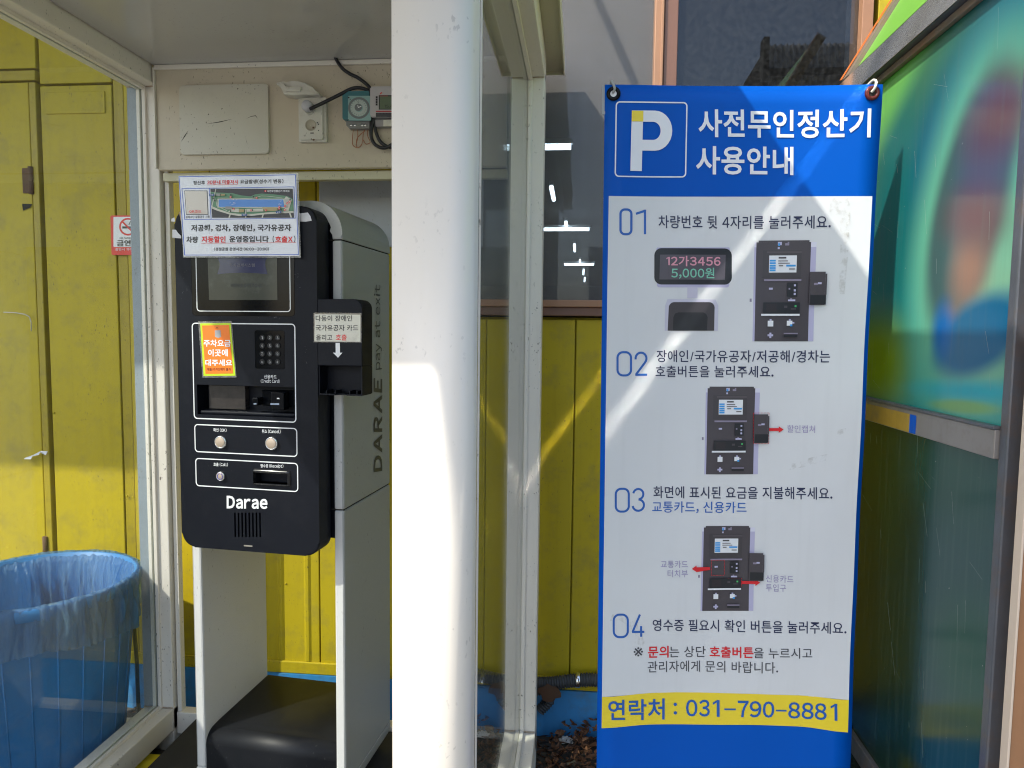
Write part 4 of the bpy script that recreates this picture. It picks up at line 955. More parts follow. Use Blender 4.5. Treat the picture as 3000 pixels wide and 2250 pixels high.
# step numbers, drawn with strokes of even width
def stroke(pr, pts, w_, m_):
    n_ = len(pts); L_, R_ = [], []
    for i, (x, y) in enumerate(pts):
        a = Vector(pts[max(i-1, 0)]); b = Vector(pts[min(i+1, n_-1)]); d = (b-a).normalized()
        if 0 < i < n_-1:
            d1 = (Vector(pts[i])-a).normalized(); c_ = max(.5, d.dot(d1)); k_ = w_/2/c_
        else: k_ = w_/2
        L_.append((x-d.y*k_, y+d.x*k_)); R_.append((x+d.y*k_, y-d.x*k_))
    for i in range(n_-1):
        pr.poly([L_[i], L_[i+1], R_[i+1], R_[i]], m_, up=False)
def ar(cx, cy, rx, ry, a0, a1, n=12): return [(cx+rx*math.cos(math.radians(a0+(a1-a0)*k/n)), cy+ry*math.sin(math.radians(a0+(a1-a0)*k/n))) for k in range(n+1)]
DG = {'1': (.42, [[(0, .17), (.38, .04)], [(.36, 0), (.36, 1)]]),
      '2': (.56, [ar(.27, .27, .26, .25, 170, 385)+[(.44, .47), (.02, .975)], [(.0, .975), (.56, .975)]]),
      '3': (.54, [ar(.25, .25, .24, .23, 190, 445), ar(.25, .73, .27, .25, -88, 172)]),
      '4': (.62, [[(.40, 0), (.03, .78)], [(0, .78), (.62, .78)], [(.46, .52), (.46, 1)]])}
for P_, (x0, y0, x1, y1), dgt in ((A, (155, 808, 322, 972), '1'), (B, (138, 60, 330, 215), '2'), (B, (128, 898, 315, 1050), '3'), (C, (140, 138, 380, 318), '4')):
    H_ = y1-y0; w_ = .085*H_; zw = (x1-x0)*(.53 if dgt != '1' else .52)-H_*.04
    pr = Print(P_, BNn, .0012, .0001); pr.ringp(rrect(x0, x0+zw, y0, y1, zw*.42, 8), rrect(x0+w_, x0+zw-w_, y0+w_, y1-w_, zw*.42-w_, 8), 'bnum'); pr.build('numeral', clo)
    wn, sts = DG[dgt]; dx = x1-(w_/2 if dgt == '1' else 0)
    xs0 = x0+zw+H_*.13 if dgt != '1' else x1-.40*H_; sx_ = (x1-xs0-w_*.3)/(wn if dgt != '1' else .40)
    pr = Print(P_, BNn, .0012, .0001)
    for st_ in sts: stroke(pr, [(xs0+a*sx_, y0+w_*.5*(1-b)+b*(H_) - (w_*.5*b)) for a, b in st_], w_, 'bnum')
    pr.build('numeral', clo)
# grime on the cloth
m, t, b = new_mat('banner_grime'); ou = t.nodes['Material Output']; tc = N(t, 'ShaderNodeTexCoord')
n1 = N(t, 'ShaderNodeTexNoise'); n1.inputs['Scale'].default_value = 90; n1.inputs['Detail'].default_value = 6; t.links.new(tc.outputs['Object'], n1.inputs['Vector'])
r_ = N(t, 'ShaderNodeMapRange'); r_.inputs[1].default_value = .48; r_.inputs[2].default_value = .66; r_.inputs[4].default_value = .2; t.links.new(n1.outputs['Fac'], r_.inputs[0])
tr = N(t, 'ShaderNodeBsdfTransparent'); ms = N(t, 'ShaderNodeMixShader'); t.links.new(r_.outputs[0], ms.inputs[0]); t.links.new(tr.outputs[0], ms.inputs[1]); t.links.new(b.outputs[0], ms.inputs[2]); t.links.new(ms.outputs[0], ou.inputs[0])
b.inputs['Base Color'].default_value = (.33, .29, .22, 1); b.inputs['Roughness'].default_value = .8; M['grime'] = m
for P_, pts in ((C, [(115, 190), (135, 140), (200, 145), (290, 180), (350, 240), (370, 330), (400, 350), (350, 390), (300, 355), (310, 290), (250, 220), (180, 180)]), (A, [(1440, 750), (1540, 745), (1560, 800), (1530, 900), (1545, 1100), (1530, 1330), (1495, 1330), (1500, 1000), (1490, 860), (1430, 830)]), (B, [(1180, 760), (1300, 720), (1430, 690), (1420, 730), (1300, 770), (1200, 790)]), (B, [(1450, 550), (1540, 530), (1530, 560), (1460, 590)])):
    pr = Print(P_, BNn, .0032, .0001); pr.poly(pts, 'grime'); pr.build('grime_patch', clo)
# P emblem
p = Print(A, BNn, .0009)
fo = [(125+(1-0)*0, 0)]
def skew(pts): return [(x - (y-162)*.014*(1 if x < 350 else 1) , y) for x, y in pts]
o_ = skew(rrect(132, 570, 162, 618, 26, 8)); i_ = skew(rrect(140, 562, 170, 610, 19, 8)); p.ringp(o_, i_, 'bwt')
arc = lambda cx, cy, rx, ry, a0, a1, n=14: [(cx+rx*math.cos(a0+(a1-a0)*k/n), cy+ry*math.sin(a0+(a1-a0)*k/n)) for k in range(n+1)]
p.poly([(230, 216), (300, 216), (292, 580), (222, 580)], 'bwt')
out_ = [(298, 216)]+arc(372, 336, 105, 120, -PI/2, PI/2)+[(294, 456)]; in_ = [(298, 283)]+arc(360, 337, 46, 54, -PI/2, PI/2)+[(295, 391)]
p.k += 1
for i in range(len(out_)-1): p.add([Vector(A(*q)) for q in (out_[i], out_[i+1], in_[i+1], in_[i])], 'bwt', p.base+p.k*p.step)
p.poly([(230, 218), (300, 218), (300, 282), (229, 282)], 'byellow')
p.build('parking_emblem', clo, 'white letter P in a rounded square with a yellow corner')
# pictures of the machine
pk = ink('picture_dark', (.055, .05, .06)); pk2 = ink('picture_mid', (.075, .068, .08)); pkb = ink('picture_black', (.008, .012, .018)); lv = ink('picture_lilac', (.42, .42, .60)); lv2 = ink('picture_lilac_dark', (.22, .20, .28)); scw = ink('picture_screen', (.70, .74, .78)); scb = ink('picture_screen_blue', (.03, .30, .70)); pin = ink('picture_pink', (.62, .28, .36)); grn = ink('picture_green', (.18, .50, .38)); pkg = ink('picture_green_dot', (.05, .4, .12)); shade = ink('picture_white_top', (.62, .64, .75))
def machine(P_, T, name, lab):
    q = Print(P_, BNn, .0009, .00012)
    def R_(x0, y0, x1, y1, m_, up=True):
        (a, b), (c, d) = T(x0, y0), T(x1, y1); sk = .022
        f_ = lambda x, y: (T(x-(y-1000)*sk, y))
        q.poly([f_(x0, y0), f_(x1, y0), f_(x1, y1), f_(x0, y1)], m_, up)
    R_(985, 1042, 1358, 1618, lv); R_(985, 1012, 1358, 1042, shade); R_(963, 1356, 975, 1376, lv2)
    R_(997, 1012, 1325, 1618, pk); R_(1010, 1001, 1315, 1012, pk)
    R_(1126, 1010, 1150, 1030, lv); R_(1128, 1018, 1140, 1034, scb); R_(1126, 1042, 1138, 1054, lv); R_(1170, 1018, 1194, 1032, lv2); R_(1184, 1010, 1194, 1030, lv2)
    R_(1038, 1062, 1270, 1228, ink('pd', (.045, .042, .05))); R_(1062, 1068, 1270, 1078, pk2)
    R_(1076, 1093, 1242, 1197, scw)
    for y in (1119, 1134, 1150, 1164, 1178): R_(1079, y, 1116, y+11, scb)
    R_(1179, 1150, 1236, 1161, scb); R_(1132, 1102, 1178, 1112, pk2); R_(1130, 1124, 1188, 1129, pk2); R_(1130, 1138, 1200, 1143, pk2); R_(1134, 1153, 1160, 1159, pk2); R_(1196, 1173, 1232, 1179, pk2)
    R_(1047, 1238, 1272, 1250, lv2); R_(1077, 1290, 1100, 1302, lv)
    R_(1188, 1260, 1250, 1345, pkb); R_(1228, 1270, 1240, 1282, lv); R_(1228, 1300, 1240, 1313, lv); R_(1228, 1322, 1240, 1335, lv); R_(1196, 1292, 1206, 1302, lv2)
    R_(1194, 1362, 1238, 1373, lv); R_(1206, 1354, 1218, 1362, lv2)
    R_(1044, 1380, 1266, 1447, pkb); R_(1062, 1390, 1125, 1437, ink('pe', (.016, .014, .02))); R_(1234, 1397, 1246, 1409, pkg); R_(1170, 1400, 1190, 1414, pk); R_(1212, 1416, 1242, 1424, pk)
    R_(1031, 1450, 1266, 1462, scw)
    R_(1072, 1492, 1106, 1527, scw); R_(1083, 1482, 1095, 1492, lv); R_(1188, 1492, 1222, 1522, scw); R_(1200, 1482, 1212, 1492, lv); R_(1222, 1500, 1234, 1510, lv); R_(1208, 1514, 1222, 1526, scb)
    R_(1072, 1575, 1106, 1587, lv); R_(1083, 1565, 1095, 1598, lv); R_(1170, 1566, 1256, 1574, lv2); R_(1170, 1576, 1254, 1592, pkb)
    R_(1320, 1194, 1414, 1396, pk); R_(1326, 1334, 1422, 1394, pkb); R_(1414, 1206, 1424, 1334, pk); R_(1346, 1262, 1370, 1275, lv2); R_(1370, 1258, 1392, 1270, lv)
    return q.build(name, clo, lab)
def aff(ax0, ay0, ax1, ay1, bx0, by0, bx1, by1): return lambda x, y: (bx0+(x-ax0)*(bx1-bx0)/(ax1-ax0), by0+(y-ay0)*(by1-by0)/(ay1-ay0))
machine(A, lambda x, y: (x, y), 'machine_picture', 'first printed picture of the kiosk, right of the number display')
machine(B, aff(1000, 1001, 1318, 1618, 703, 279, 985, 817), 'machine_picture', 'second printed picture of the kiosk, with one red arrow to the right')
machine(B, aff(1000, 1001, 1318, 1618, 680, 1136, 957, 1656), 'machine_picture', 'third printed picture of the kiosk, with red arrows to both sides')
q = Print(A, BNn, .0009, .00015)
q.rect(385, 1240, 830, 1288, lv, r=16); q.poly([(385, 1046), (830, 1042), (835, 1060), (380, 1062)], lv); q.rect(369, 1049, 846, 1271, pkb, r=44); q.poly([(404, 1089), (808, 1088), (803, 1241), (400, 1240)], ink('display_grey', (.075, .07, .09)))
q.rect(571, 1284, 634, 1355, ink('pf', (.50, .50, .62)), r=2); q.poly([(436, 1400), (450, 1360), (745, 1362), (762, 1400), (760, 1553), (434, 1553)], ink('pg', (.50, .51, .62)))
q.poly([(452, 1553)]+[(458+34*(1-math.cos(t)), 1412-34*math.sin(t)) for t in [PI/2*k/6 for k in range(7)]]+[(706+34*math.sin(t), 1412-34*math.cos(t)) for t in [PI/2*k/6 for k in range(7)]]+[(738, 1553)], ink('ph', (.045, .042, .05)))
q.poly([(484, 1553), (487, 1470), (497, 1448), (518, 1441), (670, 1441), (688, 1450), (697, 1470), (694, 1553)], pkb)
q.build('display_picture', clo, 'printed picture of the number display on its stand')
text('12가3456', A, BNn, (442, 1096, 775, 1160), pin, clo, .022, lift=.0022, warp=bwarp); text('5,000원', A, BNn, (472, 1168, 737, 1236), grn, clo, .015, lift=.0022, warp=bwarp)
q = Print(B, BNn, .0040, .0001)
def arrow(x0, x1, y, w=9, h=20):
    q = Print(B, BNn, .0040, .0001); s_ = 1 if x1 > x0 else -1; xb = x1-s_*30
    q.poly([(x0, y-w), (xb, y-w), (xb, y-h), (x1, y), (xb, y+h), (xb, y+w), (x0, y+w)], 'bred', up=False); q.build('red_arrow', clo)
arrow(1073, 1165, 542); arrow(713, 600, 1395); arrow(908, 1022, 1482)
def dashed(x0, y0, x1, y1):
    x = x0
    while x < x1: q.rect(x, y0-1.5, min(x+5, x1), y0+1.5, 'bred', up=False); q.rect(x, y1-1.5, min(x+5, x1), y1+1.5, 'bred', up=False); x += 9
    y = y0
    while y < y1: q.rect(x0-1.5, y, x0+1.5, min(y+5, y1), 'bred', up=False); q.rect(x1-1.5, y, x1+1.5, min(y+5, y1), 'bred', up=False); y += 9
dashed(980, 440, 1075, 628); dashed(722, 1345, 803, 1437); dashed(824, 1457, 908, 1504)
q.build('dashed_frame', clo); bpy.data.objects['dashed_frame']['kind'] = 'stuff'
# eyelets and ties
for (x, y), mt_, tc_ in (((1797, 277), 'kgloss', 'kgrey'), ((2551, 276), paint('brown_eyelet', (.10, .012, .008), .25), 'wplastic')):
    c = PBc(x, y); mb = MB(); rr_ = .0105
    mb.tube([(c.x+rr_*math.cos(t), c.y-.002, c.z+rr_*math.sin(t)) for t in [2*PI*k/24 for k in range(24)]], .0042, 8, closed=True); ey = mb.build('eyelet', mt_, clo, smooth=True)
    pp_ = Print(lambda a, b: Vector((c.x+a, c.y, c.z+b)), BNn, .0021); pp_.poly([(.0065*math.cos(k*PI/8), .0065*math.sin(k*PI/8)) for k in range(16)], 'white' if x < 2000 else 'dark'); pp_.build('eyelet_hole', ey)
    tp = [(c.x-.002, c.y-.004, c.z+.001), (c.x+.002, c.y-.009, c.z+.008), (c.x+.004 if x > 2000 else c.x-.003, c.y-.008, c.z+.020), (c.x+.001 if x > 2000 else c.x-.005, c.y-.001, c.z+.025), (c.x-.004, c.y+.010, c.z+.020)]
    mb = MB(); mb.tube(curve3(tp), .0026, 8); mb.build('tie_hook', tc_, ey, smooth=True)
mb = MB(); c = PBc(1770, 256); mb.box((c.x-.004, c.y+.002, c.z-.055), (c.x+.003, c.y+.007, c.z+.003)); mb.build('stand_clip', 'kgrey', bn)
mb = MB(); cx = .318
for a, b in (((cx-.26, 1.52, 2.06), (cx, 1.56, 1.15)), ((cx+.22, 1.52, 2.06), (cx, 1.56, 1.15)), ((cx, 1.56, 1.15), (cx-.2, 1.60, G+.01)), ((cx, 1.56, 1.15), (cx+.2, 1.60, G+.01)), ((cx, 1.56, 1.15), (cx, 1.95, G+.01))): mb.tube([a, b], .006, 8)
mb.build('stand_frame', 'kgrey', bn)

# ================================================================ GREEN SHELTER on the right
XG = .66
sh = empty('green_shelter', (XG+.6, 1.55, G), 'shelter with green sheets, blurred light painted into them, in a dark steel frame, right of the banner', 'shelter')
def green_mat(name, lower):
    m, t, b = new_mat(name); ou = t.nodes['Material Output']
    tc = N(t, 'ShaderNodeTexCoord'); sp_ = N(t, 'ShaderNodeSeparateXYZ'); t.links.new(tc.outputs['Object'], sp_.inputs[0])
    oy, oz = 1.55, G     # object origin of the shelter
    def blob(y, z, ry, rz, rot, soft):  # blurred reflections and light shining through, painted as colour patches
        y, z, ry, rz, rot = y*.7333, 1.6+(z-1.6)*.7333, ry*.7333, rz*.7333, -rot
        mp = N(t, 'ShaderNodeMapping', vector_type='TEXTURE'); mp.inputs['Location'].default_value = (0, y-oy, z-oz); mp.inputs['Rotation'].default_value = (rot, 0, 0); mp.inputs['Scale'].default_value = (1, ry, rz)
        cb = N(t, 'ShaderNodeCombineXYZ'); t.links.new(sp_.outputs[1], cb.inputs[1]); t.links.new(sp_.outputs[2], cb.inputs[2]); t.links.new(cb.outputs[0], mp.inputs[0])
        ln = N(t, 'ShaderNodeVectorMath', operation='LENGTH'); t.links.new(mp.outputs[0], ln.inputs[0])
        r = N(t, 'ShaderNodeMapRange', interpolation_type='SMOOTHSTEP'); r.inputs[1].default_value = 1+soft; r.inputs[2].default_value = 1-soft; t.links.new(ln.outputs['Value'], r.inputs[0]); return r.outputs[0]
    cur = None
    def lay(fac, c):
        nonlocal cur
        mx = N(t, 'ShaderNodeMix', data_type='RGBA')
        if cur is None: mx.inputs[6].default_value = fac
        else: t.links.new(cur, mx.inputs[6])
        if cur is None: mx.inputs[0].default_value = 0
        else: t.links.new(fac, mx.inputs[0])
        mx.inputs[7].default_value = tuple(c)+(1,); cur = mx.outputs[2]
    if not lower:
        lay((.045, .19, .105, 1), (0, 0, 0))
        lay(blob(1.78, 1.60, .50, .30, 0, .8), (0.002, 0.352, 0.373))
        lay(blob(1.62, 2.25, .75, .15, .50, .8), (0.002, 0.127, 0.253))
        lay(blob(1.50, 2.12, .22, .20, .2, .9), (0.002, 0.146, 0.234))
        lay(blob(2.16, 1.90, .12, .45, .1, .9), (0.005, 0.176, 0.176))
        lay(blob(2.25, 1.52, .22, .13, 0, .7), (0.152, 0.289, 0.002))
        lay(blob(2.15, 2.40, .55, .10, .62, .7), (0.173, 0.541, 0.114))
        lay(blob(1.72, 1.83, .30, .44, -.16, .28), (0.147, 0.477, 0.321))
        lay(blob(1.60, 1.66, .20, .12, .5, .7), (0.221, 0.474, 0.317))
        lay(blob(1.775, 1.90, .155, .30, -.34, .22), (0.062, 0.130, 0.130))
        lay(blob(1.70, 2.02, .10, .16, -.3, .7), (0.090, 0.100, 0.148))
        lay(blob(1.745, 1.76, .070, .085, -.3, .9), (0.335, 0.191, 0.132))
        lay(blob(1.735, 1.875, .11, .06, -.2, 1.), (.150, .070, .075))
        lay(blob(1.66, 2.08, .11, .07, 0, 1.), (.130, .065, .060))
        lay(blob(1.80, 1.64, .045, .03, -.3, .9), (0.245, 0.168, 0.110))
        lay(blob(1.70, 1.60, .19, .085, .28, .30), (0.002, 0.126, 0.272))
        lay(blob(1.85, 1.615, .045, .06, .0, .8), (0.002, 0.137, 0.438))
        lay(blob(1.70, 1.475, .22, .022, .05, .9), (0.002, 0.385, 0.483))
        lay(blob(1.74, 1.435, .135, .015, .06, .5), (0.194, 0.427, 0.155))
    else:
        lay((.005, .026, .018, 1), (0, 0, 0))  # darker base tint: the lower sheet's shade put into its colour
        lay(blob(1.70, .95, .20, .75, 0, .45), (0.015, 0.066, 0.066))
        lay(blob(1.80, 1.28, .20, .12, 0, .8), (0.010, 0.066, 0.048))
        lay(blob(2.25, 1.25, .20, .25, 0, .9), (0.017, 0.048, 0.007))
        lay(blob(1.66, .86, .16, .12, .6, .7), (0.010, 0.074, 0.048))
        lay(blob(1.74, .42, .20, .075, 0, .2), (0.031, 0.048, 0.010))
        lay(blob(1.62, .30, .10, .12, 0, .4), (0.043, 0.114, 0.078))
    # fine vertical weathering
    mp = N(t, 'ShaderNodeMapping'); mp.inputs['Scale'].default_value = (1, 1, .05); t.links.new(tc.outputs['Object'], mp.inputs['Vector'])
    n5 = N(t, 'ShaderNodeTexNoise'); n5.inputs['Scale'].default_value = 90; n5.inputs['Detail'].default_value = 5; t.links.new(mp.outputs[0], n5.inputs['Vector'])
    r = N(t, 'ShaderNodeMapRange'); r.inputs[1].default_value = .5; r.inputs[2].default_value = .85; r.inputs[4].default_value = .22; t.links.new(n5.outputs['Fac'], r.inputs[0])
    mx = N(t, 'ShaderNodeMix', data_type='RGBA'); t.links.new(r.outputs[0], mx.inputs[0]); t.links.new(cur, mx.inputs[6]); mx.inputs[7].default_value = (.12, .18, .16, 1)
    n6 = N(t, 'ShaderNodeTexNoise'); n6.inputs['Scale'].default_value = 140; t.links.new(tc.outputs['Object'], n6.inputs['Vector'])
    r6 = N(t, 'ShaderNodeMapRange'); r6.inputs[1].default_value = .76; r6.inputs[2].default_value = .79; r6.inputs[4].default_value = .7; t.links.new(n6.outputs['Fac'], r6.inputs[0])
    m6 = N(t, 'ShaderNodeMix', data_type='RGBA'); t.links.new(r6.outputs[0], m6.inputs[0]); t.links.new(mx.outputs[2], m6.inputs[6]); m6.inputs[7].default_value = (.5, .55, .5, 1)
    t.links.new(m6.outputs[2], b.inputs['Base Color']); b.inputs['Roughness'].default_value = .2
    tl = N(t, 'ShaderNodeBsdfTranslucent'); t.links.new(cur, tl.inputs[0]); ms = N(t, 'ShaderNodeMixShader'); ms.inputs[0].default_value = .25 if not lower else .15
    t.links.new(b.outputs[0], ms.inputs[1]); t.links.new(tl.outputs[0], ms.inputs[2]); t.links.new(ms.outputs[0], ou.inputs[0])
    return m
M['green_up'] = green_mat('green_sheet_light_patches', False); M['green_low'] = green_mat('shaded_green_sheet', True)
M['lime_sheet'] = paint('lime_sheet', (.16, .42, .05), .3, vary=.15, streak=.2)
M['dsteel'] = paint('dark_weathered_steel', (.10, .11, .13), .38, metal=.35, vary=.35, vscale=8, dirt=.6, dscale=18, dirtc=(.16, .10, .06), streak=.4, bump=.3, bscale=90)
M['rsteel'] = paint('rusty_steel', (.20, .16, .12), .5, metal=.2, vary=.35, vscale=9, dirt=.7, dscale=14, dirtc=(.30, .12, .04), streak=.4)
M['polish'] = paint('polished_steel_strip', (.97, .96, .94), .055, metal=1, vary=.05)
M['ochre'] = paint('worn_ochre_paint', (.36, .23, .03), .5, vary=.3, vscale=12, dirt=.6, dscale=22, dirtc=(.16, .13, .09), streak=.4)
M['alu'] = paint('scratched_aluminium', (.24, .225, .215), .35, metal=.3, vary=.15, vscale=6, dirt=.4, dscale=20, streak=.3)
M['osb'] = paint('brown_weathered_board', (.30, .15, .07), .6, vary=.25, vscale=3, dirt=.4, dscale=14, dirtc=(.2, .14, .07), streak=.35, bump=.5, bscale=60)
Y0s, Y1s, PY0 = 1.155, 1.95, 1.133
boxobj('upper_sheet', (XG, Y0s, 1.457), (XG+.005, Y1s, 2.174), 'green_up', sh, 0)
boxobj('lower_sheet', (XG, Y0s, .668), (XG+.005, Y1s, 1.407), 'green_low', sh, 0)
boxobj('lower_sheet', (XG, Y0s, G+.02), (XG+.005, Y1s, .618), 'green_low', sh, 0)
boxobj('mid_rail', (XG-.012, Y0s, 1.409), (XG+.022, Y1s, 1.455), 'alu', sh, .0015)
boxobj('mid_rail_band', (XG-.0135, 1.437, 1.411), (XG-.0122, 1.72, 1.447), 'ochre', sh, .0003)
boxobj('mid_rail_band', (XG-.0135, 1.412, 1.411), (XG-.0122, 1.436, 1.447), 'bblue', sh, .0003)
boxobj('glazing_strip', (XG-.015, Y0s, 1.4555), (XG-.001, Y1s, 1.461), 'dsteel', sh, .001)
boxobj('bottom_rail', (XG-.009, Y0s, .621), (XG+.022, Y1s, .665), 'dsteel', sh, .002)
random.seed(4)
scm = MB()
for i in range(60):
    y, z, l_ = random.uniform(1.18, 1.9), random.uniform(.8, 2.1), random.uniform(.01, .07); a = random.choice((1.35, 1.5, 1.2, .4)); w_ = random.uniform(.0002, .0005)
    scm.face([(XG-.0006, y, z), (XG-.0006, y+w_, z), (XG-.0006, y+l_*math.cos(a)+w_, z+l_*math.sin(a)), (XG-.0006, y+l_*math.cos(a), z+l_*math.sin(a))])
sco = scm.build('scratches', ink('pale_scratch', (.35, .42, .38)), sh); sco['kind'] = 'stuff'
boxobj('top_rail', (XG-.026, .95, 2.175), (XG+.03, 2.45, 2.226), 'dsteel', sh, .003)
boxobj('polished_strip', (XG-.0275, .95, 2.176), (XG-.0265, 2.45, 2.225), 'polish', sh, .0003)
boxobj('top_rail_lip', (XG-.012, .95, 2.160), (XG-.001, 1.98, 2.1745), 'rsteel', sh, .002)
boxobj('corner_post', (XG-.006, PY0, G), (XG+.016, 1.154, 2.174), 'dsteel', sh, .003)
boxobj('corner_post', (XG-.007, 1.951, G), (XG+.037, 1.987, 2.174), 'dsteel', sh, .003)
# rafter and pitched lime sheet above
ra = MB(); d_ = Vector((.16, 0, .274)).normalized(); base = Vector((XG+.004, 1.95, 2.26)); L_ = 1.0; nn_ = Vector((-d_.z, 0, d_.x))
def bar(mb, p0, d, L, n_, w, y0, y1):
    q = [p0, p0+d*L, p0+d*L+n_*w, p0+n_*w]
    A_ = [mb.bm.verts.new((v.x, y0, v.z)) for v in q]; B_ = [mb.bm.verts.new((v.x, y1, v.z)) for v in q]
    for f_ in ((A_[3], A_[2], A_[1], A_[0]), tuple(B_)): mb.bm.faces.new(f_)
    for i in range(4): j = (i+1) % 4; mb.bm.faces.new((A_[i], A_[j], B_[j], B_[i]))
bar(ra, base, d_, L_, -nn_, .045, 1.905, 1.95); ra.build('rafter', 'rsteel', sh)
ra = MB(); bar(ra, base+nn_*.002, d_, L_, nn_, .003, 1.945, 1.953); ra.build('rafter_edge', paint('orange_rust_edge', (.55, .14, .02), .6, vary=.3), sh)
ra = MB(); bar(ra, base, d_, L_, -nn_, .04, .95, .99); ra.build('rafter', 'rsteel', sh)
ls = MB(); bar(ls, base+d_*.03-nn_*.01, d_, L_, -nn_, .004, .991, 1.904); ls.build('roof_sheet', 'lime_sheet', sh)
# the brown board at the right edge
bb = empty('brown_board', (1.1, 1.1, G), 'weathered brown board standing at the right edge of the picture', 'board')
boxobj('board_sheet', (XG-.001, 1.086, G), (1.5, 1.10, 2.15), 'osb', bb, .002)
boxobj('edge_strip', (XG-.005, 1.083, G), (XG-.0015, 1.102, 2.15), paint('pale_edge', (.6, .5, .4), .5), bb, .001)

# ================================================================ TRASH BIN (left, behind the glass)
bc = Vector((-2.00, 2.37, G)); BR, BH = .322, .76     # rim radius and height above ground
binn = empty('trash_bin', bc, 'blue plastic rubbish bin lined with a clear bag, behind the left glass', 'bin')
def bprof(z): return BR*(.80+.20*(z-G)/BH)
mb = MB(); pr = [(bprof(G)*1.0, 0), (bprof(G+.01), .01), (bprof(G+BH-.05), BH-.05), (bprof(G+BH-.03)+.012, BH-.045), (bprof(G+BH)+.014, BH-.006), (bprof(G+BH)+.006, BH), (bprof(G+BH)-.004, BH-.004), (bprof(G+.02)-.006, .02), (.001, .02)]
mb.lathe(pr, bc, 'z', 64, cap=False); mb.build('bin_body', 'bin', binn)
for k in range(24):
    t_ = 2*PI*k/24 + .07
    mb = MB(); r0, r1_ = bprof(G+.02)+.0005, bprof(G+BH-.06)+.0005
    p0 = bc+Vector((r0*math.cos(t_), r0*math.sin(t_), .02)); p1 = bc+Vector((r1_*math.cos(t_), r1_*math.sin(t_), BH-.06)); mb.tube([p0, p1], .003, 6); mb.build('rib', 'bin', binn)
# bag: inside lining, over the rim, loose skirt outside
m, t, b = new_mat('clear_bag_film'); M['bag'] = m; ou = t.nodes['Material Output']
tr = N(t, 'ShaderNodeBsdfTransparent'); tr.inputs[0].default_value = (.66, .84, .97, 1)
tl = N(t, 'ShaderNodeBsdfTranslucent'); tl.inputs[0].default_value = (.16, .42, .80, 1)
b.inputs['Base Color'].default_value = (.20, .36, .50, 1); b.inputs['Roughness'].default_value = .2
tc = N(t, 'ShaderNodeTexCoord'); mp = N(t, 'ShaderNodeMapping'); mp.inputs['Scale'].default_value = (1, 1, .28); t.links.new(tc.outputs['Object'], mp.inputs['Vector'])
n1 = N(t, 'ShaderNodeTexNoise'); n1.inputs['Scale'].default_value = 26; n1.inputs['Detail'].default_value = 5; n1.inputs['Distortion'].default_value = 1.6; t.links.new(mp.outputs[0], n1.inputs['Vector'])
bp = N(t, 'ShaderNodeBump'); bp.inputs['Strength'].default_value = 1.0; bp.inputs['Distance'].default_value = .03; t.links.new(n1.outputs['Fac'], bp.inputs['Height'])
t.links.new(bp.outputs[0], b.inputs['Normal']); t.links.new(bp.outputs[0], tl.inputs['Normal'])
m1 = N(t, 'ShaderNodeMixShader'); m1.inputs[0].default_value = .35; t.links.new(b.outputs[0], m1.inputs[1]); t.links.new(tl.outputs[0], m1.inputs[2])
m2 = N(t, 'ShaderNodeMixShader'); m2.inputs[0].default_value = .46; t.links.new(tr.outputs[0], m2.inputs[1]); t.links.new(m1.outputs[0], m2.inputs[2]); t.links.new(m2.outputs[0], ou.inputs[0])
mb = MB(); nb_, rings = 420, []
prof = [(-1, .26), (-1, .41), (-1, .54), (-1, .64), (-1, .72), (0, .766), (1, .755), (1, .73), (1, .70), (1, .67), (1, .64), (1, .61), (1, .585)]
random.seed(11); ph = [random.random()*6 for _ in range(12)]
for i, (s_, zz) in enumerate(prof):
    rr_ = []
    for k in range(nb_):
        t_ = 2*PI*k/nb_; f_ = sum(math.sin(t_*nf+ph[j]+zz*sh_) / (j+1.6) for j, (nf, sh_) in enumerate(((9, 6), (23, -19), (41, 15), (67, 32), (95, -23))))
        base_r = bprof(G+zz); dz = 0
        if s_ < 0: r_ = base_r-.012-.022*abs(f_)*(1 if zz < .7 else .5)
        elif s_ == 0: r_ = base_r+.006; dz = .002*f_
        else: d = (.76-zz); r_ = base_r+.016+.030*d/.2*(.5+.5*math.sin(t_*2+2.6))+.017*f_*min(1, d/.05+.25); dz = -.02*d/.2*math.sin(t_*3+1)
        rr_.append(mb.bm.verts.new(bc+Vector((r_*math.cos(t_), r_*math.sin(t_), zz+dz))))
    rings.append(rr_)
for A_, B_ in zip(rings, rings[1:]):
    for k in range(nb_): mb.bm.faces.new((A_[k], A_[(k+1) % nb_], B_[(k+1) % nb_], B_[k])).smooth = True
o = mb.build('bin_bag', 'bag'); tag(o, 'clear plastic bag folded over the rim of the blue bin', 'bag')
cb_ = boxobj('cardboard_box', (bc.x-.05, bc.y-.08, .40), (bc.x+.12, bc.y+.12, .515), 'card', None, .003); tag(cb_, 'piece of brown cardboard lying inside the lined blue bin', 'cardboard')
cb_.rotation_euler = (0, 0, 0)
# stick leaning by the wall
st = MB().tube(curve3([(-1.885, 2.76, .40), (-1.889, 2.755, .30), (-1.872, 2.74, .17), (-1.868, 2.735, .06), (-1.855, 2.72, G+.005)]), .008, 8, rr=None).build('bamboo_stick', paint('dark_stick', (.045, .05, .025), .7, vary=.5, vscale=30)); tag(st, 'thin dark stick leaning between the blue bin and the wall', 'stick')
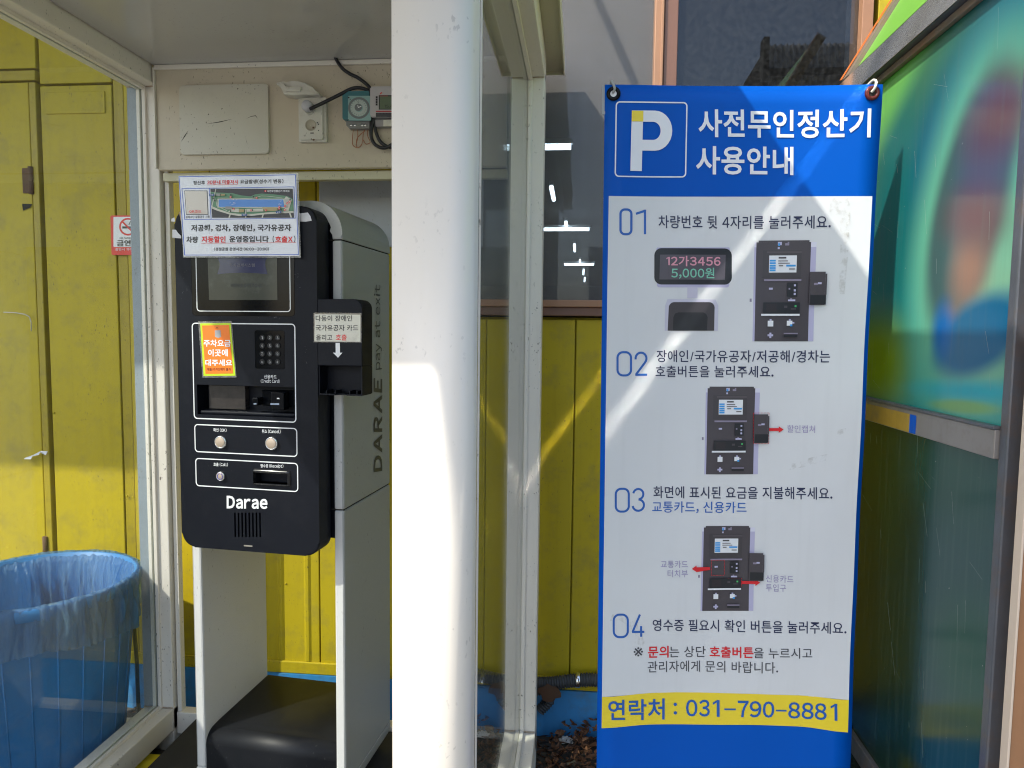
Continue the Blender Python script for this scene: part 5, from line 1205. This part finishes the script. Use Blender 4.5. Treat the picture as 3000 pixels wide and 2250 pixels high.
# crumpled white bag scraps on the ground
def scrap(c, w_, h_, seed, name, label, mat='bag'):
    random.seed(seed); mb = MB(); n_ = 10; g_ = []
    for i in range(n_):
        r_ = []
        for j in range(n_):
            x = (i/(n_-1)-.5)*w_; y = (j/(n_-1)-.5)*w_*.7; e = max(0, 1-(2*abs(i/(n_-1)-.5))**2)*max(0, 1-(2*abs(j/(n_-1)-.5))**2)
            r_.append(mb.bm.verts.new(Vector(c)+Vector((x+random.uniform(-.008, .008), y+random.uniform(-.008, .008), .004+e*h_*random.uniform(.5, 1)))))
        g_.append(r_)
    for i in range(n_-1):
        for j in range(n_-1): mb.bm.faces.new((g_[i][j], g_[i+1][j], g_[i+1][j+1], g_[i][j+1]))
    return tag(mb.build(name, mat), label, 'litter')
scrap((-1.86, 2.66, G+.01), .16, .05, 3, 'plastic_scrap', 'crumpled white plastic on the ground at the foot of the stick', 'wplastic')
scrap((-1.98, 1.92, G+.01), .30, .22, 4, 'plastic_scrap', 'clear crumpled bag on the ground in front of the blue bin', 'bag')

# ================================================================ corrugated conduit along the wall
def hose(pts, r, label, name='drain_hose'):
    P_ = curve3(pts, 40); L = 0; rr_ = []; last = P_[0]
    for q in P_:
        L += (q-last).length; last = q; rr_.append(r*(1+.10*math.sin(2*PI*L/.011)))
    o = MB().tube(P_, r, 12, rr=rr_).build(name, paint('conduit_grey', (.045, .05, .055), .55, vary=.3, dirt=.4, dirtc=(.12, .09, .05)), smooth=True); return tag(o, label, 'hose')
ho = hose([(-.75, YW-.04, .13), (-.5, YW-.04, .135), (-.3, YW-.045, .14), (-.12, YW-.045, .145), (.0, YW-.045, .165), (.1, YW-.045, .172), (.25, YW-.045, .15), (.5, YW-.045, .14), (1.0, YW-.045, .13)], .026, 'grey ribbed conduit clipped along the top of the blue wall foot')
for x, z in ((.015, .168), (-.38, .138)):
    mb = MB(); mb.lathe([(.0285, -.009), (.0300, -.008), (.0300, .008), (.0285, .009)], (x, YW-.045, z), 'x', 20, cap=False); o = mb.build('clip', 'chrome', ho)
h2 = hose([(-.30, YW-.05, .12), (-.2, YW-.055, .11), (-.13, YW-.05, .12), (-.10, YW-.045, .08), (-.14, YW-.05, .03)], .022, 'dark ribbed conduit end bending down by the rust patch', 'drain_hose')
rp = MB(); random.seed(9)
pts = [(-.098+.055*math.cos(t_)*random.uniform(.6, 1.1), YW-.078, .125+.04*math.sin(t_)*random.uniform(.6, 1.2)) for t_ in [2*PI*k/14 for k in range(14)]]
rp.face(pts); rp.build('rust_patch', 'rust', bld)

# ================================================================ leaves
def leaves(n_, xr, yr, name, seed, pile):
    random.seed(seed); mb = MB()
    for i in range(n_):
        x = random.uniform(*xr); y = random.uniform(*yr)
        h_ = pile(x, y)*random.random()
        c = Vector((x, y, G+.006+h_)); s_ = random.uniform(.010, .030)
        R_ = Matrix.Rotation(random.random()*6.28, 3, 'Z') @ Matrix.Rotation(random.uniform(-1.1, 1.1), 3, 'X') @ Matrix.Rotation(random.uniform(-.8, .8), 3, 'Y')
        ol = [(-1, 0, 0), (-.4, .45, .12), (.3, .4, .1), (1, 0, .05), (.3, -.42, .14), (-.4, -.4, .1)]
        v = [mb.bm.verts.new(c+R_@(Vector(q)*s_)) for q in ol]; ce = mb.bm.verts.new(c+R_@Vector((0, 0, -.004)))
        for k in range(6): mb.bm.faces.new((v[k], v[(k+1) % 6], ce)).material_index = random.choice((0, 0, 1, 2))
    o = mb.build(name, ['leaf', paint('dry_leaf_brown', (.22, .10, .045), .8, vary=.4, vscale=30), paint('dry_leaf_dark', (.05, .03, .02), .85, vary=.4, vscale=30)], norm=False); return tag(o, kind='stuff', label='heap of dry brown leaves against the wall foot', cat='leaves')
leaves(1700, (-.35, .75), (2.30, 2.83), 'dry_leaves', 21, lambda x, y: (.10*max(0, 1-((x-.32)/.42)**2)+.03*(1 if x > -.1 else 0))*max(0, (y-2.35)/.45))
leaves(220, (-2.9, -1.72), (2.55, 2.83), 'dry_leaves', 22, lambda x, y: .01)
o = scrap((-.03, 2.77, G+.02), .05, .02, 8, 'paper_scrap', 'tiny pale scrap at the edge of the leaf heap', 'wplastic')

# yellow and black stop under the booth
ws = empty('wheel_stop', (-1.45, 2.42, G), 'black and yellow striped stop on the ground under the booth frame', 'wheel stop')
for k in range(8):
    x = -1.75+k*.09
    mb = MB(); mb.prism([(2.36, G), (2.37, G+.05), (2.39, G+.065), (2.43, G+.065), (2.45, G+.05), (2.46, G)], x, x+.089, 'x'); mb.build('stripe', 'byellow' if k % 2 else 'rubber', ws)

# ================================================================ things outside the frame that shade or are mirrored
uc = empty('bin_shade_block', (-2.48, 1.32, G), 'unseen grey block added left of the booth to shade the bin', 'shade_block')  # unseen block added to keep sun off the bin front
boxobj('shade_block_body', (-3.0, 1.15, G), (-2.12, 1.5, 1.50), 'blue_grey', uc, .006)
boxobj('shade_block_top', (-3.03, 1.12, 1.5005), (-2.09, 1.53, 1.53), 'blue_grey', uc, .004)
for a in (-2.98, -2.55): boxobj('shade_block_front', (a, 1.138, 0), (a+.42, 1.1495, 1.46), 'blue_grey', uc, .003)
aw = empty('added_shade_sheet', (-5.4, 1.9, 3.9), 'unseen sheet added above the left wall to shade it', 'added_shade_sheet')  # unseen sheet and beam added to shade the upper left wall
boxobj('shade_sheet_panel', (-9.4, 1.45, 3.25), (-1.85, YW-.01, 3.28), 'rsteel', aw)
boxobj('shade_sheet_beam', (-9.4, 1.45, 3.18), (-1.85, 1.51, 3.248), 'rsteel', aw)
po_ = MB().tube([(-.10, 2.18, 2.66), (-1.5, 2.18, 5.653)], .016, 10).build('brace_pole', 'dsteel'); tag(po_, 'grey slanting pole rising from the right edge of the booth roof', 'pole')
shd = empty('corrugated_shed', (5.0, -3.6, G), 'open corrugated steel shed standing behind the viewer', 'shed')
M['zinc'] = paint('corrugated_zinc', (.55, .56, .60), .5, metal=.2, vary=.2, vscale=2, streak=.3)
mb = MB(); zt = 4.72; x0_ = 1.95; pts = []
YS = 2.85*2-8.0
for i in range(370):
    x = x0_+i*.0105; pts.append((x, YS+.026*math.sin(i*PI/3.0)))
for a, b_ in zip(pts, pts[1:]): mb.face([(a[0], a[1], 1.5), (b_[0], b_[1], 1.5), (b_[0], b_[1], zt), (a[0], a[1], zt)])
mb.build('corrugated_wall', 'zinc', shd)
for a, b_ in (((x0_, YS+.06, zt-.35), (5.8, YS+.12, zt-.29)), ((x0_+.35, YS+.06, zt-.85), (5.8, YS+.12, zt-.80)), ((x0_+.35, YS+.06, zt-1.0), (5.8, YS+.12, zt-.95)), ((x0_-.06, YS-.05, G), (x0_, YS+.10, zt+.05)), ((x0_+.33, YS+.06, G), (x0_+.45, YS+.14, zt-.8))): boxobj('beam', a, b_, 'dark', shd)
mb = MB(); mb.face([(x0_, YS, 1.5), (x0_, YS, zt), (x0_-.5, YS-1.2, zt-.9), (x0_-.5, YS-1.2, 1.5)]); mb.build('side_wall', 'dark', shd)
